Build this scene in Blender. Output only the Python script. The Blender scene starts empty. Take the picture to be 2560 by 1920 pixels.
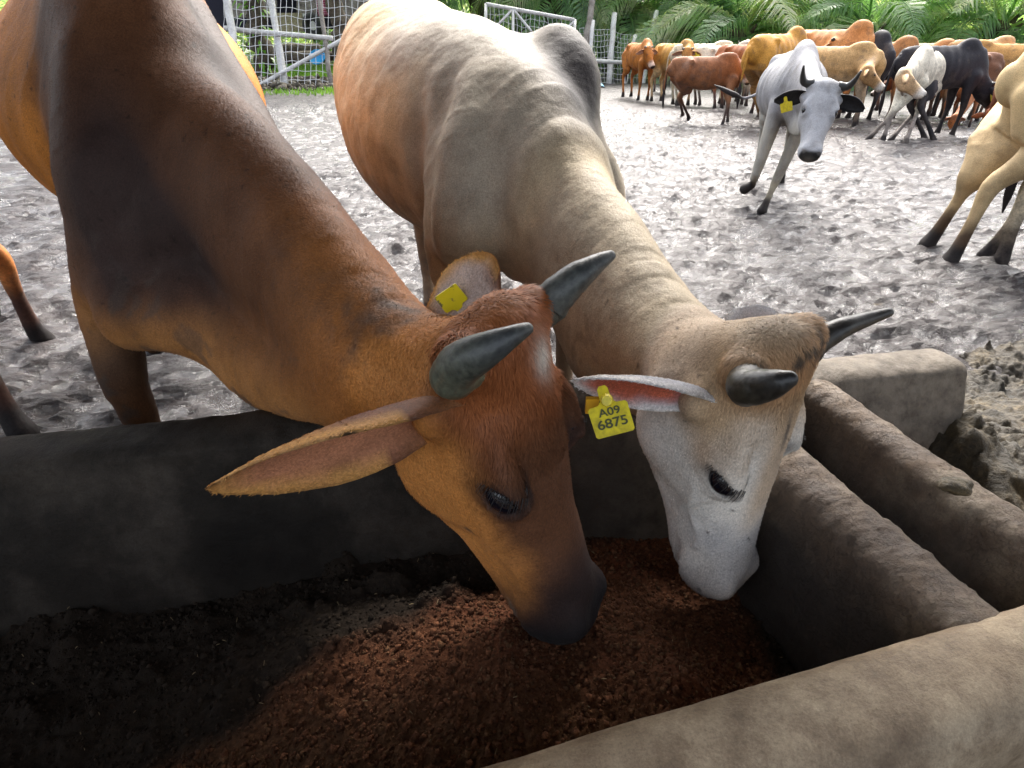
import bpy, bmesh, math, random, os, time
import numpy as np
from mathutils import Vector, Matrix
random.seed(7); rng = np.random.default_rng(7)
T0 = time.time()
# ------------------------------------------------------------------ camera, sky, sun, exposure
scene = bpy.context.scene
COL = scene.collection
FPX, CX, CY, CAMH, PITCH = 1477.0, 1280.0, 960.0, 1.30, math.radians(30.5)
cam_data = bpy.data.cameras.new('camera')
cam_data.sensor_width = 36.0
cam_data.lens = 36.0 * FPX / 2560.0
cam_data.clip_start = 0.02
cam_data.clip_end = 600.0
cam = bpy.data.objects.new('camera', cam_data)
cam.location = (0, 0, CAMH)
cam.rotation_euler = (math.pi / 2 - PITCH, 0, 0)
COL.objects.link(cam)
scene.camera = cam
SUN_EL, SUN_AZ = math.radians(47), math.radians(14)      # azimuth measured from +Y (ahead) towards +X
world = bpy.data.worlds.new('World'); scene.world = world
world.use_nodes = True
wn, wl = world.node_tree.nodes, world.node_tree.links
wn.clear()
sky = wn.new('ShaderNodeTexSky'); sky.sky_type = 'NISHITA'; sky.sun_disc = False
sky.sun_elevation = SUN_EL; sky.sun_rotation = SUN_AZ
sky.air_density = 1.0; sky.dust_density = 6.0; sky.ozone_density = 1.0
hsv = wn.new('ShaderNodeHueSaturation'); hsv.inputs['Saturation'].default_value = 0.42
bg = wn.new('ShaderNodeBackground'); bg.inputs['Strength'].default_value = 0.15
wo = wn.new('ShaderNodeOutputWorld')
wl.new(sky.outputs[0], hsv.inputs['Color']); wl.new(hsv.outputs[0], bg.inputs['Color']); wl.new(bg.outputs[0], wo.inputs['Surface'])
sun_data = bpy.data.lights.new('sun', 'SUN'); sun_data.energy = 1.3; sun_data.angle = math.radians(14)
sun_data.color = (1.0, 0.96, 0.9)
sun = bpy.data.objects.new('sun', sun_data); COL.objects.link(sun)
sd = Vector((math.sin(SUN_AZ) * math.cos(SUN_EL), math.cos(SUN_AZ) * math.cos(SUN_EL), math.sin(SUN_EL)))
sun.rotation_euler = sd.to_track_quat('Z', 'Y').to_euler()
scene.view_settings.view_transform = 'Standard'; scene.view_settings.look = 'None'
scene.view_settings.gamma = 1.0; scene.view_settings.use_curve_mapping = False
scene.view_settings.exposure = 1.95
scene.cycles.use_denoising = True
scene.cycles.max_bounces = 6
scene.cycles.diffuse_bounces = 3
scene.cycles.caustics_reflective = False; scene.cycles.caustics_refractive = False

# ------------------------------------------------------------------ helpers
CAM = np.array([0, 0, CAMH]); FW = np.array([0, math.cos(PITCH), -math.sin(PITCH)]); UP = np.array([0, math.sin(PITCH), math.cos(PITCH)])
def at(px, py, t):
    """world point seen at photo pixel (px, py) at depth t metres along the view axis"""
    return CAM + t * (FW + (px - CX) / FPX * np.array([1, 0, 0]) + (CY - py) / FPX * UP)
def atz(px, py, z):
    d = FW + (px - CX) / FPX * np.array([1, 0, 0]) + (CY - py) / FPX * UP
    return CAM + d * (z - CAMH) / d[2]
def nrm(v):
    v = np.asarray(v, float); return v / (np.linalg.norm(v, axis=-1, keepdims=True) + 1e-12)
def hashn(ix, iy, iz, seed):
    h = (ix * 374761393 + iy * 668265263 + iz * 2147483647 + seed * 144269504) & 0xffffffff
    h = ((h ^ (h >> 13)) * 1274126177) & 0xffffffff
    h = ((h ^ (h >> 16)) * 2246822519) & 0xffffffff
    return ((h ^ (h >> 15)) & 0xffffff) / float(0xffffff)
def vnoise(P, seed=0):
    """value noise in [-1,1] at the points P (N,3)"""
    P = np.asarray(P, float); I = np.floor(P).astype(np.int64); f = P - I; f = f * f * (3 - 2 * f)
    r = 0
    for dx in (0, 1):
        wx = f[:, 0] if dx else 1 - f[:, 0]
        for dy in (0, 1):
            wy = f[:, 1] if dy else 1 - f[:, 1]
            for dz in (0, 1):
                wz = f[:, 2] if dz else 1 - f[:, 2]
                r = r + wx * wy * wz * hashn(I[:, 0] + dx, I[:, 1] + dy, I[:, 2] + dz, seed)
    return r * 2 - 1
def fbm(P, oct=4, seed=0, gain=0.5):
    P = np.asarray(P, float); a = 1; s = 0; n = 0
    for o in range(oct):
        s = s + a * vnoise(P * (2.03 ** o) + 17.3 * o, seed + o); n += a; a *= gain
    return s / n
def sstep(a, b, x):
    t = np.clip((x - a) / (b - a), 0, 1); return t * t * (3 - 2 * t)
def catmull(pts, n):
    pts = np.asarray(pts, float); P = np.vstack([2 * pts[0] - pts[1], pts, 2 * pts[-1] - pts[-2]]); out = []
    for i in range(1, len(P) - 2):
        for k in range(n):
            t = k / n
            out.append(0.5 * ((2 * P[i]) + (-P[i-1] + P[i+1]) * t + (2*P[i-1] - 5*P[i] + 4*P[i+1] - P[i+2]) * t*t + (-P[i-1] + 3*P[i] - 3*P[i+1] + P[i+2]) * t**3))
    out.append(P[-2]); return np.array(out)
def mesh_np(name, V, Fc, mats=None, smooth=True):
    """V (N,3); Fc: (M,4) or (M,3) int array or list of tuples"""
    me = bpy.data.meshes.new(name)
    V = np.asarray(V, np.float32)
    if isinstance(Fc, np.ndarray):
        k = Fc.shape[1]
        me.vertices.add(len(V)); me.vertices.foreach_set('co', V.ravel())
        me.loops.add(Fc.size); me.loops.foreach_set('vertex_index', Fc.astype(np.int32).ravel())
        me.polygons.add(len(Fc)); me.polygons.foreach_set('loop_start', np.arange(0, Fc.size, k, dtype=np.int32))
        me.update(calc_edges=True)
    else:
        me.from_pydata([tuple(map(float, v)) for v in V], [], [tuple(map(int, f)) for f in Fc])
    if smooth: me.polygons.foreach_set('use_smooth', [True] * len(me.polygons))
    if mats is not None:
        for m in (mats if isinstance(mats, (list, tuple)) else [mats]): me.materials.append(m)
    me.update(); return me
def vcol(me, name, C):
    C = np.asarray(C, np.float32)
    if C.shape[1] == 3: C = np.hstack([C, np.ones((len(C), 1), np.float32)])
    a = me.color_attributes.new(name, 'FLOAT_COLOR', 'POINT'); a.data.foreach_set('color', C.ravel())
def link(name, me, parent=None, loc=None, label=None, cat=None, group=None, kind=None):
    o = bpy.data.objects.new(name, me); COL.objects.link(o)
    if parent is not None: o.parent = parent
    if loc is not None: o.location = loc
    if label: o['label'] = label
    if cat: o['category'] = cat
    if group: o['group'] = group
    if kind: o['kind'] = kind
    return o
def empty(name, loc, label, cat, group=None, rotz=0.0):
    o = link(name, None, None, loc, label, cat, group); o.empty_display_size = 0.1; o.rotation_euler = (0, 0, rotz); return o
def child(name, me, root, **k):
    """mesh given in world coordinates, parented to root without moving"""
    o = link(name, me, root, **k); o.matrix_parent_inverse = Matrix.Translation(root.location).inverted() if root.rotation_euler.z == 0 else root.matrix_basis.inverted(); return o
class MB:
    """collects simple solids into one mesh"""
    def __init__(s): s.v = []; s.f = []
    def add(s, V, Fc):
        b = len(s.v); s.v += [tuple(map(float, v)) for v in V]; s.f += [tuple(int(i) + b for i in f) for f in Fc]
    def tube(s, pts, rad, n=8, cap=True, flat=None):
        pts = np.asarray(pts, float); m = len(pts); rad = np.broadcast_to(np.asarray(rad, float), (m,)) if np.ndim(rad) < 1 else np.asarray(rad, float)
        tg = nrm(np.gradient(pts, axis=0)) if m > 2 else np.repeat(nrm(pts[1] - pts[0])[None], m, 0)
        ref = np.array([0, 0, 1.0]) if abs(tg[0][2]) < 0.9 else np.array([1.0, 0, 0])
        V = []
        u = nrm(np.cross(tg[0], ref))
        for i in range(m):
            u = nrm(u - tg[i] * (u @ tg[i])); w = np.cross(tg[i], u)
            for k in range(n):
                a = 2 * math.pi * k / n
                V.append(pts[i] + rad[i] * (math.cos(a) * u + math.sin(a) * w * (flat or 1)))
        Fc = [(i * n + k, i * n + (k + 1) % n, (i + 1) * n + (k + 1) % n, (i + 1) * n + k) for i in range(m - 1) for k in range(n)]
        if cap: Fc += [tuple(range(n - 1, -1, -1)), tuple(range((m - 1) * n, m * n))]
        s.add(V, Fc)
    def box(s, c, h, R=None):
        c = np.asarray(c, float); R = np.eye(3) if R is None else np.asarray(R)
        V = [c + R @ (np.array([x, y, z]) * h) for x in (-1, 1) for y in (-1, 1) for z in (-1, 1)]
        s.add(V, [(0, 1, 3, 2), (4, 6, 7, 5), (0, 4, 5, 1), (2, 3, 7, 6), (0, 2, 6, 4), (1, 5, 7, 3)])
    def mesh(s, name, mat, smooth=False):
        me = mesh_np(name, s.v, s.f, mat, smooth); return me

# ------------------------------------------------------------------ implicit surfaces for the animals
class SDF:
    def __init__(s): s.ops = []
    def tube(s, pts, a, b, side, k=0.05, sub=False, n=3):
        """elliptical tube; a = half width along `side`, b = half width across it"""
        pts = np.asarray(pts, float); m = len(pts)
        a = np.broadcast_to(np.asarray(a, float), (m,)); b = np.broadcast_to(np.asarray(b, float), (m,))
        sd_ = np.asarray(side, float)
        if sd_.ndim == 1: sd_ = np.repeat(sd_[None], m, 0)
        X = np.hstack([pts, a[:, None], b[:, None], sd_])
        if m > 2 and n > 1: X = catmull(X, n)
        s.ops.append(('t', X[:, :3], np.maximum(X[:, 3], .002), np.maximum(X[:, 4], .002), nrm(X[:, 5:8]), k, sub,
                      X[:, :3].min(0) - max(X[:, 3].max(), X[:, 4].max()), X[:, :3].max(0) + max(X[:, 3].max(), X[:, 4].max())))
    def ell(s, c, r, R=None, k=0.04, sub=False):
        r = np.asarray(r, float) if np.ndim(r) else np.array([r, r, r], float)
        s.ops.append(('e', np.asarray(c, float), r, np.eye(3) if R is None else np.asarray(R), None, k, sub, np.asarray(c, float) - r.max(), np.asarray(c, float) + r.max()))
    @staticmethod
    def _op(o, P):
        if o[0] == 'e':
            q = (P - o[1]) @ o[3]; k0 = np.sqrt(((q / o[2]) ** 2).sum(1)); k1 = np.sqrt(((q / o[2] ** 2) ** 2).sum(1)) + 1e-9
            return k0 * (k0 - 1) / k1
        X, a, b, S = o[1:5]
        A = X[:-1]; D = X[1:] - A; L2 = (D * D).sum(1) + 1e-12
        T = ((P @ D.T) - (A * D).sum(1)) / L2; T = np.clip(T, 0, 1)
        # squared distance to every segment
        pp = (P * P).sum(1)[:, None]; pa = P @ A.T; aa = (A * A).sum(1); pd = P @ D.T; ad = (A * D).sum(1)
        d2 = pp - 2 * pa + aa - 2 * T * (pd - ad) + T * T * L2
        j = d2.argmin(1); r = np.arange(len(P)); t = T[r, j][:, None]
        C = A[j] + D[j] * t; aj = a[j] + (a[j + 1] - a[j]) * t[:, 0]; bj = b[j] + (b[j + 1] - b[j]) * t[:, 0]
        sj = S[j] + (S[j + 1] - S[j]) * t; dj = D[j] / np.sqrt(L2[j])[:, None]
        sj = sj - dj * (sj * dj).sum(1)[:, None]; sj /= np.linalg.norm(sj, axis=1)[:, None] + 1e-9
        wj = np.cross(dj, sj); q = P - C
        u = (q * sj).sum(1); v = (q * wj).sum(1); w = (q * dj).sum(1); c = np.minimum(aj, bj)
        k0 = np.sqrt((u / aj) ** 2 + (v / bj) ** 2 + (w / c) ** 2); k1 = np.sqrt((u / aj ** 2) ** 2 + (v / bj ** 2) ** 2 + (w / c ** 2) ** 2) + 1e-9
        return k0 * (k0 - 1) / k1
    def eval(s, P, ops=None):
        d = np.full(len(P), 1.0)
        for o in (s.ops if ops is None else ops):
            e = s._op(o, P); k = o[5]
            if o[6]:
                h = np.clip(0.5 - 0.5 * (d + e) / k, 0, 1); d = d * (1 - h) - e * h + k * h * (1 - h)
            else:
                h = np.clip(0.5 + 0.5 * (d - e) / k, 0, 1); d = d * (1 - h) + e * h - k * h * (1 - h)
        return d
    def mesh(s, h):
        lo = np.min([o[7] for o in s.ops if not o[6]], 0) - 3 * h; hi = np.max([o[8] for o in s.ops if not o[6]], 0) + 3 * h
        B = 12; nb = np.ceil((hi - lo) / (h * B)).astype(int); G = np.full(nb * B + 1, 1.0, np.float32)
        bi = np.stack(np.meshgrid(*[np.arange(n) for n in nb], indexing='ij'), -1).reshape(-1, 3)
        cen = lo + (bi + 0.5) * B * h; R = B * h * 0.9; half = B * h * .5
        dc = s.eval(cen); act = np.abs(dc) <= R * 1.7
        for i in bi[(~act) & (dc < 0)]:
            a = i * B; G[a[0]:a[0]+B+1, a[1]:a[1]+B+1, a[2]:a[2]+B+1] = -1.0
        loc = np.stack(np.meshgrid(*[np.arange(B + 1)] * 3, indexing='ij'), -1).reshape(-1, 3) * h
        q = 3; m = B // q; cl = np.stack(np.meshgrid(*[np.arange(m + 1) * q] * 3, indexing='ij'), -1).reshape(-1, 3) * h
        W = np.zeros((B + 1, m + 1))
        for i in range(B + 1):
            j = min(i // q, m - 1); f = i / q - j; W[i, j] = 1 - f; W[i, j + 1] = f
        def work(ic):
            i, c = ic; ops = []
            for o in s.ops:
                e = np.maximum(np.maximum(o[7] - c, c - o[8]) - half, 0)
                if (e * e).sum() < (o[5] * 1.1 + .5 * h) ** 2: ops.append(o)
            if not ops: return i, None
            a = lo + i * B * h; d = s.eval(cl + a, ops).reshape(m + 1, m + 1, m + 1)
            D = np.einsum('ai,bj,ck,ijk->abc', W, W, W, d, optimize=True).ravel()
            k = np.abs(D) < 2.6 * h
            if k.any(): D[k] = s.eval(loc[k] + a, ops)
            return i, D.reshape(B + 1, B + 1, B + 1)
        from concurrent.futures import ThreadPoolExecutor
        with ThreadPoolExecutor(4) as ex:
            for i, D in ex.map(work, list(zip(bi[act], cen[act])), chunksize=8):
                if D is None: continue
                a = i * B; G[a[0]:a[0]+B+1, a[1]:a[1]+B+1, a[2]:a[2]+B+1] = D
        return surface_nets(G, lo, h)
def surface_nets(G, lo, h):
    S = G < 0
    cnt = np.zeros(np.array(G.shape) - 1, np.int8)
    for x in (0, 1):
        for y in (0, 1):
            for z in (0, 1):
                cnt += S[x:S.shape[0]-1+x, y:S.shape[1]-1+y, z:S.shape[2]-1+z]
    cells = np.argwhere((cnt > 0) & (cnt < 8)); idx = np.full(cnt.shape, -1, np.int32)
    idx[cells[:, 0], cells[:, 1], cells[:, 2]] = np.arange(len(cells))
    cor = [(x, y, z) for x in (0, 1) for y in (0, 1) for z in (0, 1)]
    val = {c: G[cells[:, 0] + c[0], cells[:, 1] + c[1], cells[:, 2] + c[2]].astype(float) for c in cor}
    acc = np.zeros((len(cells), 3)); n = np.zeros(len(cells))
    for c in cor:
        for ax in range(3):
            if c[ax] == 0:
                e = list(c); e[ax] = 1; e = tuple(e); va, vb = val[c], val[e]; m = (va < 0) != (vb < 0)
                t = np.where(m, va / (va - vb + 1e-20), 0)
                p = np.array(c, float)[None].repeat(len(cells), 0); p[:, ax] = t
                acc[m] += p[m]; n[m] += 1
    V = lo + (cells + acc / n[:, None]) * h
    quads = []
    for ax in range(3):
        sl0 = [slice(None)] * 3; sl1 = [slice(None)] * 3; sl0[ax] = slice(0, -1); sl1[ax] = slice(1, None)
        a = S[tuple(sl0)]; b = S[tuple(sl1)]
        E = np.argwhere(a != b); o1, o2 = [(1, 2), (2, 0), (0, 1)][ax]
        ok = (E[:, o1] > 0) & (E[:, o2] > 0) & (E[:, o1] < G.shape[o1]-1) & (E[:, o2] < G.shape[o2]-1); E = E[ok]
        fl = a[E[:, 0], E[:, 1], E[:, 2]]
        def g(d1, d2):
            q = E.copy(); q[:, o1] -= d1; q[:, o2] -= d2; return idx[q[:, 0], q[:, 1], q[:, 2]]
        q = np.stack([g(1, 1), g(0, 1), g(0, 0), g(1, 0)], 1); q[~fl] = q[~fl][:, ::-1]; quads.append(q)
    Q = np.vstack(quads); Q = Q[(Q >= 0).all(1)]
    return V, Q
def vnormals(V, Q):
    n = np.cross(V[Q[:, 2]] - V[Q[:, 0]], V[Q[:, 3]] - V[Q[:, 1]]) if Q.shape[1] == 4 else np.cross(V[Q[:, 1]] - V[Q[:, 0]], V[Q[:, 2]] - V[Q[:, 0]])
    N = np.zeros_like(V)
    for k in range(Q.shape[1]): 
        for c in range(3): N[:, c] += np.bincount(Q[:, k], n[:, c], len(V))
    return nrm(N)
def relax(V, Q, it=2, lam=0.5):
    E = np.vstack([Q[:, [0, 1]], Q[:, [1, 2]], Q[:, [2, 3]], Q[:, [3, 0]]]); deg = np.bincount(E.ravel(), minlength=len(V)).astype(float)[:, None]
    for _ in range(it):
        S = np.zeros_like(V)
        for c in range(3): S[:, c] = np.bincount(E[:, 0], V[E[:, 1], c], len(V)) + np.bincount(E[:, 1], V[E[:, 0], c], len(V))
        V = V + lam * (S / deg - V)
    return V
# ------------------------------------------------------------------ the skull, shared by every animal
def frame3(X, Y):
    X = nrm(X); Y = np.asarray(Y, float); Y = nrm(Y - X * (X @ Y)); return np.stack([X, Y, np.cross(X, Y)], 1)
class Head:
    """local axes: x poll -> muzzle, y animal's left, z out of the forehead; unit = head length"""
    def __init__(s, T, R, L): s.T = np.asarray(T, float); s.R = np.asarray(R, float); s.L = L
    def p(s, *q):
        q = np.asarray(q if len(q) > 1 else q[0], float); return s.T + (q * s.L) @ s.R.T
    def d(s, x, y, z): return s.R @ np.array([x, y, z], float)
    def inv(s, P): return ((P - s.T) @ s.R) / s.L
def skull(F, H, fine=True, horned=True):
    L = H.L; side = H.d(0, 1, 0)
    N = [(.06, -.155, .14, .10), (.11, -.155, .165, .125), (.18, -.165, .198, .15), (.32, -.175, .203, .165), (.45, -.185, .19, .16),
         (.60, -.195, .155, .15), (.75, -.195, .138, .135), (.86, -.19, .137, .125), (.93, -.185, .122, .105)]
    F.tube([H.p(n[0], 0, n[1]) for n in N], [n[2] * L for n in N], [n[3] * L for n in N], side, k=.02)
    # jaw, cheek, throat
    for y in (-1, 1):
        F.tube([H.p(.18, y*.115, -.30), H.p(.32, y*.12, -.375), H.p(.46, y*.10, -.37), H.p(.62, y*.07, -.335), H.p(.80, y*.05, -.30)],
               [.045*L, .05*L, .045*L, .038*L, .035*L], [.06*L, .07*L, .055*L, .045*L, .04*L], side, k=.045)
        F.ell(H.p(.30, y*.14, -.27), [.17*L, .055*L, .13*L], H.R, k=.05)
        F.ell(H.p(.36, y*.172, -.095), [.085*L, .045*L, .055*L], H.R, k=.03)                 # orbit
        F.tube([H.p(.22, y*.155, -.055), H.p(.33, y*.195, -.048), H.p(.43, y*.172, -.075)], .022*L, .022*L, side, k=.03)   # brow
        F.tube([H.p(.45, y*.15, -.15), H.p(.58, y*.11, -.19), H.p(.68, y*.085, -.20)], .02*L, .02*L, side, k=.035)     # cheek crest
        F.ell(H.p(.91, y*.088, -.125), [.055*L, .04*L, .055*L], H.R, k=.03)                  # nostril wing
        F.ell(H.p(.87, y*.085, -.235), [.09*L, .055*L, .055*L], H.R, k=.03)                  # upper lip
        if horned: F.tube([H.p(.03, y*.08, -.095), H.p(.02, y*.18, -.06)], .060*L, .060*L, H.d(1, 0, 0), k=.05)
        F.tube([H.p(.14, y*.12, -.16), H.p(.13, y*.225, -.17)], .05*L, .045*L, H.d(1, 0, 0), k=.04)                    # ear root
    F.ell(H.p(.05, 0, -.055), [.06*L, .14*L, .05*L], H.R, k=.04)
    F.ell(H.p(.12, 0, -.045), [.16*L, .11*L, .04*L], H.R, k=.05)                            # frontal boss
    F.ell(H.p(.83, 0, -.315), [.085*L, .065*L, .045*L], H.R, k=.03)                           # chin
    F.ell(H.p(.22, 0, -.27), [.20*L, .11*L, .11*L], H.R, k=.05)                             # throat
    if fine:
        for y in (-1, 1):
            F.ell(H.p(.965, y*.085, -.12), [.028*L, .016*L, .03*L], frame3(H.d(1, 0, -.2), H.d(0, 1, .5*y)), k=.012, sub=True)
            F.ell(H.p(.385, y*.214, -.085), [.062*L, .046*L, .037*L], frame3(H.d(.62, -y*.12, .78), H.d(0.1, y, 0)), k=.010, sub=True)
            F.tube([H.p(.97, y*.03, -.27), H.p(.90, y*.12, -.275), H.p(.78, y*.13, -.27)], .004*L+.002, .004*L+.002, side, k=.012, sub=True)
# ------------------------------------------------------------------ materials for the animals
def new_mat(name):
    m = bpy.data.materials.new(name); m.use_nodes = True; nt = m.node_tree; nt.nodes.clear()
    o = nt.nodes.new('ShaderNodeOutputMaterial'); b = nt.nodes.new('ShaderNodeBsdfPrincipled'); nt.links.new(b.outputs[0], o.inputs['Surface'])
    return m, nt, b
def N(nt, t, **k):
    n = nt.nodes.new(t)
    for a, v in k.items():
        if a.startswith('i_'): n.inputs[a[2:].replace('_', ' ')].default_value = v
        else: setattr(n, a, v)
    return n
def noise_node(nt, scale, detail=4, rough=.6, vec=None, dist=0.0):
    n = N(nt, 'ShaderNodeTexNoise'); n.inputs['Scale'].default_value = scale; n.inputs['Detail'].default_value = detail
    n.inputs['Roughness'].default_value = rough; n.inputs['Distortion'].default_value = dist
    if vec is None:
        g = nt.nodes.new('ShaderNodeNewGeometry'); vec = g.outputs['Position']
    nt.links.new(vec, n.inputs['Vector']); return n
def ramp(nt, fac, stops):
    r = nt.nodes.new('ShaderNodeValToRGB'); e = r.color_ramp.elements
    while len(e) > 1: e.remove(e[-1])
    e[0].position = stops[0][0]; e[0].color = (*stops[0][1], 1) if len(stops[0][1]) == 3 else stops[0][1]
    for p, c in stops[1:]:
        q = e.new(p); q.color = (*c, 1)
    nt.links.new(fac, r.inputs['Fac']); return r
def mixc(nt, fac, a, b, mode='MIX'):
    m = nt.nodes.new('ShaderNodeMix'); m.data_type = 'RGBA'; m.blend_type = mode
    for s, v in ((0, fac), (6, a), (7, b)):
        if hasattr(v, 'is_linked') or hasattr(v, 'links'): nt.links.new(v, m.inputs[s])
        else: m.inputs[s].default_value = v if s == 0 else ((*v, 1) if len(v) == 3 else v)
    return m.outputs[2]
def bump(nt, b, h, strength=.3, dist=.01, prev=None):
    n = nt.nodes.new('ShaderNodeBump'); n.inputs['Strength'].default_value = strength; n.inputs['Distance'].default_value = dist
    nt.links.new(h, n.inputs['Height'])
    if prev is not None: nt.links.new(prev, n.inputs['Normal'])
    nt.links.new(n.outputs[0], b.inputs['Normal']); return n.outputs[0]
def coat_mat(name, scale=1.0, rough=.62):
    m, nt, b = new_mat(name)
    a = N(nt, 'ShaderNodeVertexColor'); a.layer_name = 'coat'
    n1 = noise_node(nt, 260 * scale, 3, .7); n2 = noise_node(nt, 9, 5, .6)
    r1 = ramp(nt, n1.outputs[0], [(.3, (.62, .62, .62)), (.7, (1.2, 1.2, 1.2))])
    r2 = ramp(nt, n2.outputs[0], [(.3, (.74, .71, .68)), (.5, (1, 1, 1)), (.7, (1.16, 1.15, 1.13))])
    c = mixc(nt, 1.0, a.outputs[0], r1.outputs[0], 'MULTIPLY'); c = mixc(nt, 1.0, c, r2.outputs[0], 'MULTIPLY')
    nt.links.new(c, b.inputs['Base Color']); b.inputs['Roughness'].default_value = rough
    b.inputs['Sheen Weight'].default_value = .03; b.inputs['Sheen Roughness'].default_value = .4
    b.inputs['Specular IOR Level'].default_value = .16
    p = bump(nt, b, n1.outputs[0], .35, .004); bump(nt, b, noise_node(nt, 55 * scale, 4, .6).outputs[0], .25, .008, p)
    return m
M_COAT = coat_mat('short_hair_coat')
M_COATF = coat_mat('herd_coat', .25)
def fur_mat():
    m, nt, b = new_mat('fur'); a = N(nt, 'ShaderNodeVertexColor'); a.layer_name = 'coat'
    nt.links.new(a.outputs[0], b.inputs['Base Color']); b.inputs['Roughness'].default_value = .5
    b.inputs['Specular IOR Level'].default_value = .15; return m
M_FUR = fur_mat()
def horn_mat(name, dark, mid, green):
    m, nt, b = new_mat(name)
    g = N(nt, 'ShaderNodeTexCoord'); n1 = noise_node(nt, 18, 5, .65, g.outputs['Object'], .6); n2 = noise_node(nt, 120, 3, .6, g.outputs['Object'])
    a = N(nt, 'ShaderNodeVertexColor'); a.layer_name = 'coat'
    c = ramp(nt, n1.outputs[0], [(.3, dark), (.6, mid), (.8, green)]); scr = noise_node(nt, 60, 4, .8, g.outputs['Object'], 1.5)
    k = mixc(nt, a.outputs[0], c.outputs[0], green)
    sp = ramp(nt, n2.outputs[0], [(.35, (.6, .6, .6)), (.65, (1.15, 1.15, 1.1))])
    k = mixc(nt, 1.0, k, sp.outputs[0], 'MULTIPLY'); nt.links.new(k, b.inputs['Base Color'])
    r = ramp(nt, n1.outputs[0], [(.3, (.28,) * 3), (.8, (.6,) * 3)]); nt.links.new(r.outputs[0], b.inputs['Roughness'])
    p = bump(nt, b, n1.outputs[0], .25, .006); bump(nt, b, n2.outputs[0], .25, .002, p); return m
M_HORN = horn_mat('horn', (.022, .026, .03), (.07, .075, .075), (.16, .165, .10))
M_HORN2 = horn_mat('dark_horn', (.012, .011, .011), (.03, .027, .024), (.07, .06, .04))
def plain(name, c, rough=.5, spec=.5, metal=0):
    m, nt, b = new_mat(name); b.inputs['Base Color'].default_value = (*c, 1); b.inputs['Roughness'].default_value = rough
    b.inputs['Specular IOR Level'].default_value = spec; b.inputs['Metallic'].default_value = metal; return m
M_EYE = plain('eye', (.006, .006, .010), .06, .7)
M_LASH = plain('lash', (.012, .010, .010), .6)
def tag_mat(name, dirty):
    m, nt, b = new_mat(name); n = noise_node(nt, 90 if dirty > .3 else 60, 4, .65)
    c = ramp(nt, n.outputs[0], [(.5 - .1 + (.2 - dirty) * .5 if dirty > 0 else .35, (.16, .14, .06) if dirty > 0 else (.50, .40, .02)), (.5 + (.2 - dirty) * .6 if dirty > 0 else .6, (.78, .64, .02))])
    nt.links.new(c.outputs[0], b.inputs['Base Color']); b.inputs['Roughness'].default_value = .4; return m
M_TAG = tag_mat('yellow_plastic', -.25); M_TAGD = tag_mat('muddy_yellow_plastic', .26)
M_INK = plain('tag_ink', (.07, .075, .025), .6)

def make_fur(name, V, Q, Nn, C, dens_fn, len_fn, flow_fn, count, root, jit=.35, lift=.35, width=.0011, seed=1):
    r = np.random.default_rng(seed)
    ctr = V[Q].mean(1); ar = np.linalg.norm(np.cross(V[Q[:, 2]] - V[Q[:, 0]], V[Q[:, 3]] - V[Q[:, 1]]), axis=1) * .5
    w = ar * dens_fn(ctr, Nn[Q].mean(1)); w /= w.sum(); f = r.choice(len(Q), count, p=w)
    b = r.random((count, 4)) + .01; b /= b.sum(1, keepdims=True)
    P = (V[Q[f]] * b[:, :, None]).sum(1); n = nrm(Nn[Q[f]].mean(1)); c = (C[Q[f]] * b[:, :, None]).sum(1)
    L, tone = len_fn(P); fl = flow_fn(P, n); fl = fl + r.normal(0, jit, fl.shape) * 0.6
    cl = vnoise(P * 45, 5)[:, None] * np.cross(n, fl) * .55; fl = fl + cl
    fl = fl - n * (fl * n).sum(1, keepdims=True); fl = nrm(fl)
    L = L * r.uniform(.65, 1.25, count)
    li = lift * r.uniform(.5, 1.5, count)[:, None]
    side = nrm(np.cross(fl, n) + r.normal(0, .3, fl.shape)) * (width * .5 * r.uniform(.7, 1.3, count))[:, None]
    p1 = P + (fl + n * li) * (L * .5)[:, None]; p2 = P + (fl * 1.0 + n * li * .55) * L[:, None]
    VV = np.stack([P - side - n * .001, P + side - n * .001, p1 - side * .8, p1 + side * .8, p2], 1).reshape(-1, 3)
    k = np.arange(count)[:, None] * 5
    T = np.vstack([k + [0, 1, 3], k + [0, 3, 2], k + [2, 3, 4]])
    me = mesh_np(name, VV, T, M_FUR)
    cc = c * (tone * r.uniform(.72, 1.3, count))[:, None]
    vcol(me, 'coat', np.repeat(np.clip(cc, 0, 1), 5, 0))
    nn = nrm(n + .35 * nrm(np.cross(side, fl))); me.normals_split_custom_set_from_vertices(np.repeat(nn, 5, 0).astype(np.float32))
    return link(name, me, root, kind=None)

def horn(name, pts, rad, root, mat, base_tint=.35, nsides=20):
    pts = catmull(pts, 6); rad = catmull(np.array(rad)[:, None] * np.ones((1, 3)), 6)[:, 0]
    # rounded tip
    d = nrm(pts[-1] - pts[-2]); r = rad[-1]
    pts = np.vstack([pts, pts[-1] + d * r * .5, pts[-1] + d * r * .8, pts[-1] + d * r * .95]); rad = np.r_[rad, r * .82, r * .5, r * .12]
    m = MB(); m.tube(pts, rad, nsides); V = np.array(m.v); n = len(pts)
    u = np.repeat(np.linspace(0, 1, n), nsides)
    V += nrm(V - np.repeat(pts, nsides, 0)) * (fbm(V * 30, 3, 3) * .0015 + (np.sin(u * 75 + 2 * np.sin(u * 9)) * .0010 + np.sin(u * 31) * .0005) * sstep(.5, .25, u))[:, None]
    me = mesh_np(name, V, m.f, mat); vcol(me, 'coat', np.clip(base_tint * (1 - u * 1.5), 0, 1)[:, None] * np.ones((1, 3)))
    return link(name, me, root)

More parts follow.
